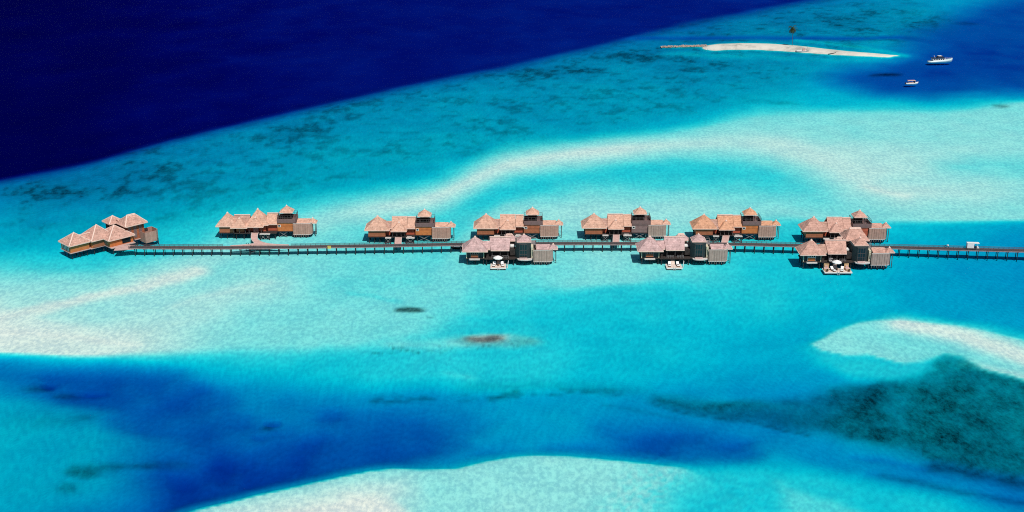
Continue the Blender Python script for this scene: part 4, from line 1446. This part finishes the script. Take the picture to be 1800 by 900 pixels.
z = .55
o = pontoon(876, 467.5, 4.4, 3.6, 'pale pontoon with white ladder below the leftmost near villa')
lounger(o, -1.25, .1, z, 'left white lounger under the parasol of the leftmost near villa', R(-6))
lounger(o, 1.2, .1, z, 'right white lounger under the parasol of the leftmost near villa', R(8))
table(o, 0, .2, z, 'small brown table between loungers under the parasol of the leftmost near villa')
parasol(o, -.1, .9, z, 'white parasol over the pontoon of the leftmost near villa')
o = pontoon(1184.5, 467.8, 4.4, 3.4, 'pale pontoon with gangway and two loungers but no parasol')
lounger(o, -1.25, .2, z, 'left white lounger on the pontoon without a parasol', R(-4))
lounger(o, 1.2, .2, z, 'right white lounger on the pontoon without a parasol', R(5))
o = pontoon(1471.5, 475.5, 7.8, 3.2, 'widest pontoon, with two tan daybeds, below the rightmost near villa', False)
lounger(o, -1.3, -.2, z, 'left white lounger between the tan daybeds', R(20))
lounger(o, 1.35, -.2, z, 'right white lounger between the tan daybeds', R(-18))
table(o, .1, .1, z, 'small brown table between loungers on the widest pontoon')
parasol(o, 0, 1.0, z, 'white parasol between the tan daybeds on the widest pontoon')


def daybed(o, dx, dy, z, label, rz):
    r = thing('daybed', label, 'daybed', (o.x + dx, o.y + dy, z), rz, 'tan hooded daybeds')
    f = MB().box(-.7, .7, -.8, .75, .12, .45)
    for x in (-.6, .6):
        for y in (-.7, .65):
            f.bar((x, y, 0), (x, y, .12), .1)
    f.build('base', M['wicker'], r)
    MB().box(-.64, .64, -.76, .5, .455, .62).build('cushion', M['towel'], r)
    MB().add([(-.7, .5, .46), (.7, .5, .46), (.7, .78, .46), (-.7, .78, .46), (-.72, .62, 1.75), (.72, .62, 1.75), (.72, .8, 1.72), (-.72, .8, 1.72)],
             [(3, 2, 1, 0), (4, 5, 6, 7), (0, 1, 5, 4), (1, 2, 6, 5), (2, 3, 7, 6), (3, 0, 4, 7)]).build('backrest', M['wicker'], r)
    MB().box(-.35, .35, .3, .56, .63, 1.15).build('pillow', M['towel'], r)
    return r


daybed(o, -3.05, .55, z, 'tan wicker daybed with pink cushions on the left end of the widest pontoon', R(-12))
daybed(o, 3.05, .55, z, 'tan wicker daybed with pink cushions on the right end of the widest pontoon', R(12))


def pot_plant(o, dx, dy, z, label, seed):
    rr = random.Random(seed)
    r = thing('potted_plant', label, 'plant', (o.x + dx, o.y + dy, z), 0, 'green plants beside the tan daybeds')
    MB().tube([(0, 0, 0), (0, 0, .4)], [.22, .3], 12).build('pot', M['teak'], r)
    m = MB()
    for i in range(70):
        a, e = rr.uniform(0, 6.28), rr.uniform(.2, 1.4)
        L = rr.uniform(.3, .6)
        d = Vector((math.cos(a) * math.cos(e), math.sin(a) * math.cos(e), math.sin(e)))
        s_ = Vector((-math.sin(a), math.cos(a), 0)) * .07
        b = Vector((0, 0, .4))
        m.add([b + d * L * .3, b + d * L * .7 + s_, b + d * L, b + d * L * .7 - s_], [(0, 1, 2, 3)])
    m.build('foliage', M['green'], r)


pot_plant(o, -3.2, -1.05, z, 'low green plant in a pot in front of the left tan daybed', 1)
pot_plant(o, 3.2, -1.05, z, 'low green plant in a pot in front of the right tan daybed', 2)
# round hanging chair at the rightmost near villa
h = at(1460.5, 458.5, 2.6)
r = thing('hanging_chair', 'round grey basket chair at the deck edge above the widest pontoon', 'chair', (h.x, h.y, 2.0))
m = MB()
n, v, f = 14, [], []
for j in range(7):
    a = -1.45 + j * .36
    for i in range(n):
        b_ = 2 * math.pi * i / n
        v.append((.62 * math.cos(a) * math.cos(b_), .3 + .5 * math.cos(a) * math.sin(b_), .95 + .72 * math.sin(a)))
for j in range(6):
    for i in range(n):
        if not (1 < j < 5 and 8 <= i <= 12):
            f.append((j * n + i, j * n + (i + 1) % n, (j + 1) * n + (i + 1) % n, (j + 1) * n + i))
m.add(v, f).build('basket', M['railgrey'], r)
MB().box(-.4, .4, .1, .5, .42, .56).build('cushion', M['fabric'], r)
MB().tube([(0, .95, 0), (0, 1.0, 1.9), (0, .7, 2.2), (0, .35, 2.2), (0, .3, 1.6)], .05).build('stand', M['rail'], r)


# ------------------------------------------------------------------ boats
def loft(secs):
    """hull from cross sections: (x, halfwidth, keel z, deck z)"""
    v, f = [], []
    for (x, hw, k, d) in secs:
        v += [(x, -hw, d), (x, -hw * .92, k * .4 + d * .6), (x, -hw * .55, k * .85 + d * .15), (x, 0, k), (x, hw * .55, k * .85 + d * .15),
              (x, hw * .92, k * .4 + d * .6), (x, hw, d)]
    n = 7
    for i in range(len(secs) - 1):
        f += [(i * n + j, i * n + j + 1, (i + 1) * n + j + 1, (i + 1) * n + j) for j in range(n - 1)]
        f.append((i * n, (i + 1) * n, (i + 1) * n + n - 1, i * n + n - 1))
    f += [tuple(range(n))[::-1], tuple(range((len(secs) - 1) * n, len(secs) * n))]
    return MB().add(v, f)


p = at(1652, 109.5, 0)
y = thing('motor_yacht', 'white motor yacht with dark blue awnings anchored off the sand islet', 'yacht', (p.x, p.y, 0), R(7))
loft([(-7.6, 1.5, -.4, .9), (-6.2, 1.9, -.6, 1.0), (-2, 2.2, -.7, 1.35), (2.5, 2.15, -.65, 1.7), (5.5, 1.4, -.4, 2.1), (7.2, .55, 0, 2.5), (7.9, .06, 1.2, 2.75)]).build('hull', M['hullblue'], y, True)
c = MB().box(-5.0, 2.6, -1.5, 1.5, 1.3, 2.9).build('cabin', M['white'], y)
for i in range(5):
    MB().box(-4.6 + i * 1.4, -3.7 + i * 1.4, -1.53, -1.505, 1.95, 2.6).build('window', M['glass'], c)
MB().box(-5.6, 2.2, -1.75, 1.75, 2.92, 3.1).build('awning', M['navy'], y)
MB().add([(-2.4, -1.2, 3.1), (2.4, -1.2, 3.1), (2.4, 1.2, 3.1), (-2.4, 1.2, 3.1), (-1.8, -1.0, 4.3), (1.0, -1.0, 4.3), (1.0, 1.0, 4.3), (-1.8, 1.0, 4.3)],
         [(3, 2, 1, 0), (4, 5, 6, 7), (0, 1, 5, 4), (1, 2, 6, 5), (2, 3, 7, 6), (3, 0, 4, 7)]).build('wheelhouse', M['navy'], y)
MB().box(-1.6, .6, -1.12, 1.12, 4.31, 4.42).build('wheelhouse_roof', M['white'], y)
MB().bar((-3.4, 0, 3.1), (-4.3, 0, 4.9), .16).bar((-4.0, -.5, 4.3), (-4.0, .5, 4.3), .1).build('mast', M['white'], y)
y.scale = (.88, .88, .80)
railing([(3.0, -1.9), (5.5, -1.3), (7.6, -.2), (7.6, .2), (5.5, 1.3), (3.0, 1.9)], 2.2, .8, 1.2, 2, .05).build('railing', M['steel'], y)

p = at(1602.5, 148, 0)
y = thing('ferry_boat', 'small white passenger boat with a faded pink canopy nearest the anchored yacht', 'boat', (p.x, p.y, 0), R(4))
y.scale = (.84, .84, .9)
loft([(-3.6, .8, -.25, .65), (-2.6, 1.1, -.35, .7), (0, 1.2, -.4, .8), (2.2, 1.0, -.3, .95), (3.4, .4, 0, 1.2), (3.9, .05, .6, 1.35)]).build('hull', M['white'], y, True)
MB().box(-2.5, 1.9, -1.15, 1.15, 2.0, 2.14).build('canopy', M['pinkcanvas'], y)
posts(y, 'post', 'white', [(x, s_) for x in (-2.3, -.3, 1.7) for s_ in (-1, 1)], .7, 2.0, .08)
MB().box(1.2, 1.8, -.9, .9, .85, 1.9).build('windscreen', M['glass'], y)
MB().box(-4.05, -3.62, -.3, .3, .1, 1.0).build('outboard_motor', M['black'], y)
MB().box(-2.0, .8, -.85, .85, .82, 1.15).build('seat', M['pinkcanvas'], y)

p = at(1410, 91.3, 0)
y = thing('flat_boat', 'flat white workboat with dark waterline beached below the palm', 'boat', (p.x, p.y, 0), R(-2))
loft([(-3.6, 1.0, -.2, .55), (-2.8, 1.25, -.3, .55), (0, 1.3, -.3, .6), (2.6, 1.15, -.2, .7), (3.6, .5, .1, .9)]).build('hull', M['greyhull'], y, True)
MB().box(-3.2, 2.4, -1.2, 1.2, .62, .78).build('deck', M['white'], y)
MB().box(.2, 1.5, -.7, .7, .79, 2.1).build('cabin', M['pinkcanvas'], y)
MB().bar((2.4, 0, .8), (2.9, 0, 2.9), .1).bar((1.9, 0, .8), (2.6, 0, 1.8), .1).build('davit', M['railgrey'], y)

p = at(1244, 87.6, 0)
y = thing('rowing_boat', 'tiny white boat at the left shore of the sand islet', 'boat', (p.x, p.y, .0), R(5))
loft([(-1.6, .5, -.1, .4), (-.8, .65, -.15, .4), (.8, .6, -.1, .45), (1.7, .1, .15, .6)]).build('hull', M['white'], y, True)
MB().box(-.3, .1, -.5, .5, .42, .5).build('seat', M['teak'], y)

p = at(807, 436.0, 0)
y = thing('workboat', 'grey flat-bottomed boat moored under the jetty left of the near villas', 'boat', (p.x, p.y, 0), R(3))
loft([(-2.6, .15, .15, .75), (-1.9, .8, -.15, .65), (0, 1.15, -.3, .6), (2.6, 1.1, -.3, .6), (3.4, .95, -.25, .62)]).build('hull', M['black'], y, True)
MB().box(-1.6, 3.2, -.95, .95, .64, .74).build('deck', M['greyhull'], y)
k = MB()
for a, b in (((-2.6, 0), (-1.9, -.84)), ((-1.9, -.84), (0, -1.18)), ((0, -1.18), (3.4, -1.0))):
    k.bar((*a, .76), (*b, .72), .12)
k.build('gunwale', M['pale'], y)

p = at(443.6, 444.6, 0)
y = thing('dinghy', 'tiny white dinghy tied up below the curved ramp', 'dinghy', (p.x, p.y, 0), R(40))
loft([(-.9, .45, -.1, .35), (0, .5, -.12, .38), (.8, .3, -.05, .45), (1.15, .05, .2, .5)]).build('hull', M['white'], y, True)
MB().box(-.2, .1, -.4, .4, .39, .45).build('seat', M['black'], y)

# mooring posts beside the curved ramp
for i, (px, py) in enumerate([(434, 441), (438, 441.5), (441, 445.5), (446.8, 446)]):
    p = at(px, py, 0)
    o = MB().tube([(0, 0, -3), (0, 0, 2.6)], .09).build('mooring_post', M['pile'])
    o.location = (p.x, p.y, 0)
    o['label'] = 'slim dark mooring post in front of the jetty by the curved ramp'
    o['category'], o['group'] = 'post', 'mooring posts by the curved ramp'

# ------------------------------------------------------------------ on the jetty
p = jpt(1709)
q = jpt(1712)
ang = math.atan2(q.y - p.y, q.x - p.x)
b = thing('electric_cart', 'white electric cart with box body and open cab driving along the jetty', 'cart', (p.x, p.y, ZJ - .01), ang)
MB().box(-1.75, 1.75, -.58, .58, .3, .48).build('chassis', M['black'], b)
MB().box(-1.75, .25, -.62, .62, .5, 1.95).build('cargo_box', M['white'], b)
MB().box(-1.8, 1.75, -.66, .66, 1.97, 2.09).build('roof', M['white'], b)
k = MB()
for s_ in (-1, 1):
    k.bar((1.55, s_ * .56, .5), (1.2, s_ * .56, 1.97), .07)
k.build('roof_post', M['white'], b)
MB().add([(1.1, -.6, .48), (1.85, -.6, .48), (1.85, .6, .48), (1.1, .6, .48), (1.1, -.6, 1.0), (1.7, -.55, .85), (1.7, .55, .85), (1.1, .6, 1.0)],
         [(3, 2, 1, 0), (4, 5, 6, 7), (0, 1, 5, 4), (1, 2, 6, 5), (2, 3, 7, 6), (3, 0, 4, 7)]).build('bonnet', M['white'], b)
MB().box(.3, .85, -.55, .55, .5, .95).build('seat', M['navy'], b)
MB().box(.27, .38, -.55, .55, .96, 1.5).build('backrest', M['navy'], b)
for x in (-1.15, 1.2):
    for s_ in (-1, 1):
        w_ = MB().tube([(x, s_ * .45, .26), (x, s_ * .6, .26)], .26, 14).build('wheel', M['black'], b)
        MB().tube([(x, s_ * .6, .26), (x, s_ * .615, .26)], .12, 10).build('hub', M['steel'], w_)

p = jpt(1662.5)
b = thing('bicycle', 'dark bicycle with a white basket left on the jetty behind the cart', 'bicycle', (p.x, p.y + .3, ZJ - .01), ang)
for x in (-.52, .52):
    ring = [(x + .32 * math.cos(a), 0, .34 + .32 * math.sin(a)) for a in [2 * math.pi * i / 18 for i in range(19)]]
    w_ = MB().tube(ring, .035, 6).build('wheel', M['black'], b)
    k = MB()
    for i in range(6):
        a = math.pi * i / 6
        k.bar((x - .3 * math.cos(a), 0, .34 - .3 * math.sin(a)), (x + .3 * math.cos(a), 0, .34 + .3 * math.sin(a)), .012)
    k.build('spoke', M['steel'], w_)
MB().tube([(-.52, 0, .34), (-.15, 0, .8), (.38, 0, .85), (-.05, 0, .33), (-.15, 0, .8)], .03, 6).tube([(-.52, 0, .34), (-.05, 0, .33)], .03, 6).tube([(.52, 0, .34), (.36, 0, 1.0)], .03, 6).build('frame', M['black'], b)
MB().box(-.3, -.02, -.09, .09, .9, .99).bar((-.15, 0, .8), (-.16, 0, .92), .04).build('saddle', M['black'], b)
MB().tube([(.25, -.3, 1.05), (.36, 0, 1.03), (.25, .3, 1.05)], .025, 6).build('handlebar', M['steel'], b)
MB().box(.45, .85, -.22, .22, .78, 1.1).build('basket', M['fabric'], b)

p = jpt(580)
b = thing('life_ring_box', 'small yellow safety box fixed on the near edge of the jetty', 'safety box', (p.x, p.y - 1.32, ZJ - .25))
MB().box(-.5, .5, -.18, .06, 0, .75).build('body', M['yellow'], b)
MB().box(-.54, .54, -.22, .08, .76, .84).build('lid', M['yellow'], b)
MB().box(-.06, .06, -.215, -.185, .5, .62).build('latch', M['steel'], b)

# ------------------------------------------------------------------ the islet: palm, driftwood, rubble
p = at(1392.5, 79.5, .5)
b = thing('coconut_palm', 'lone tall coconut palm with drooping crown on the sand islet', 'palm', (p.x, p.y, .3))
b.scale = (.95, .95, .95)
L = 10.6
tp = [Vector((-.5 * math.sin(t_ * 1.6) * t_, .3 * t_ * t_, L * t_)) for t_ in np.linspace(0, 1, 12)]
MB().tube(tp, [.12 - .04 * i / 11 for i in range(12)], 10).build('trunk', M['trunk'], b, True)
rr = random.Random(5)
cr_ = MB()
top = tp[-1]
dead = MB()
for i in range(30):
    az = i * 2.39996 + rr.uniform(-.2, .2)
    el = rr.uniform(-.5, 1.25) if i % 3 else rr.uniform(-1.0, .1)
    ln = rr.uniform(2.9, 3.9)
    tgt = dead if (i in (5, 11)) else cr_
    pt, dirv = top.copy(), Vector((math.cos(az) * math.cos(el), math.sin(az) * math.cos(el), math.sin(el)))
    seg = 9
    for s_ in range(seg):
        nd = (dirv + Vector((0, 0, -.17 - .02 * s_))).normalized()
        nx = pt + nd * ln / seg
        tgt.bar(pt, nx, .05, .04)
        side = nd.cross(Vector((0, 0, 1)))
        side = side.normalized() if side.length > .05 else Vector((1, 0, 0))
        wl = .85 * math.sin(math.pi * (s_ + 1.2) / (seg + 1.8)) + .1
        for sg in (-1, 1):
            for h_ in (.15, .5, .85):
                a = pt.lerp(nx, h_)
                tip = a + side * sg * wl * rr.uniform(.75, 1.1) + nd * .28 + Vector((0, 0, -.32 * wl - rr.uniform(0, .15)))
                wv = nd * .06
                tgt.add([a - wv, a + wv, tip], [(0, 1, 2)])
        pt, dirv = nx, nd
cr_.build('crown', M['leaf'], b)
dead.build('dead_fronds', M['deadleaf'], b)
k = MB()
for i in range(7):
    a = i * .9
    c_ = top + Vector((.28 * math.cos(a), .28 * math.sin(a), -.3 - .1 * (i % 2)))
    k.tube([c_ + Vector((0, 0, -.14)), c_ + Vector((0, 0, 0)), c_ + Vector((0, 0, .14))], [.04, .14, .04], 7)
k.build('coconuts', M['deadleaf'], b)

p = at(1462, 94.6, .25)
dw = MB()
dw.tube([(-2.2, -.6, .12), (-.8, -.1, .2), (.6, .4, .3), (2.0, 1.2, .5), (2.8, 1.5, .9)], [.2, .24, .2, .14, .06], 8)
dw.tube([(.6, .4, .3), (1.4, .1, .6), (1.9, 0, .9)], [.12, .09, .04], 6)
dw = dw.build('driftwood', M['pile'], None, True)
dw.location = (p.x, p.y, .1)
dw['label'], dw['category'] = 'dark driftwood trunk lying on the islet shore right of the palm', 'driftwood'

rr = random.Random(9)
m = MB()
for i in range(420):
    t_ = rr.random()
    px = 1162 + 80 * t_
    py = 82.6 - 2.2 * t_ + rr.uniform(-1.5, 1.2)
    q = at(px, py, 0)
    s_ = rr.uniform(.18, .6) * (1.5 if rr.random() < .1 else 1)
    v = []
    for dx, dy, dz in ((1, 0, 0), (-1, 0, 0), (0, 1, 0), (0, -1, 0), (0, 0, .7), (0, 0, -.8), (.6, .6, .4), (-.6, -.5, .4)):
        v.append((q.x + dx * s_ * rr.uniform(.7, 1.3), q.y + dy * s_ * rr.uniform(.7, 1.3), dz * s_ * rr.uniform(.7, 1.2) + .02))
    m.add(v, [(0, 6, 4), (6, 2, 4), (2, 1, 4), (1, 7, 4), (7, 3, 4), (3, 0, 4), (0, 2, 6), (1, 3, 7), (0, 3, 5), (3, 1, 5), (1, 2, 5), (2, 0, 5)])
rb = m.build('coral_rubble', M['rubble'])
rb['kind'] = 'stuff'
rb['label'], rb['category'] = 'low spit of brown coral rubble trailing left of the sand islet', 'rubble'
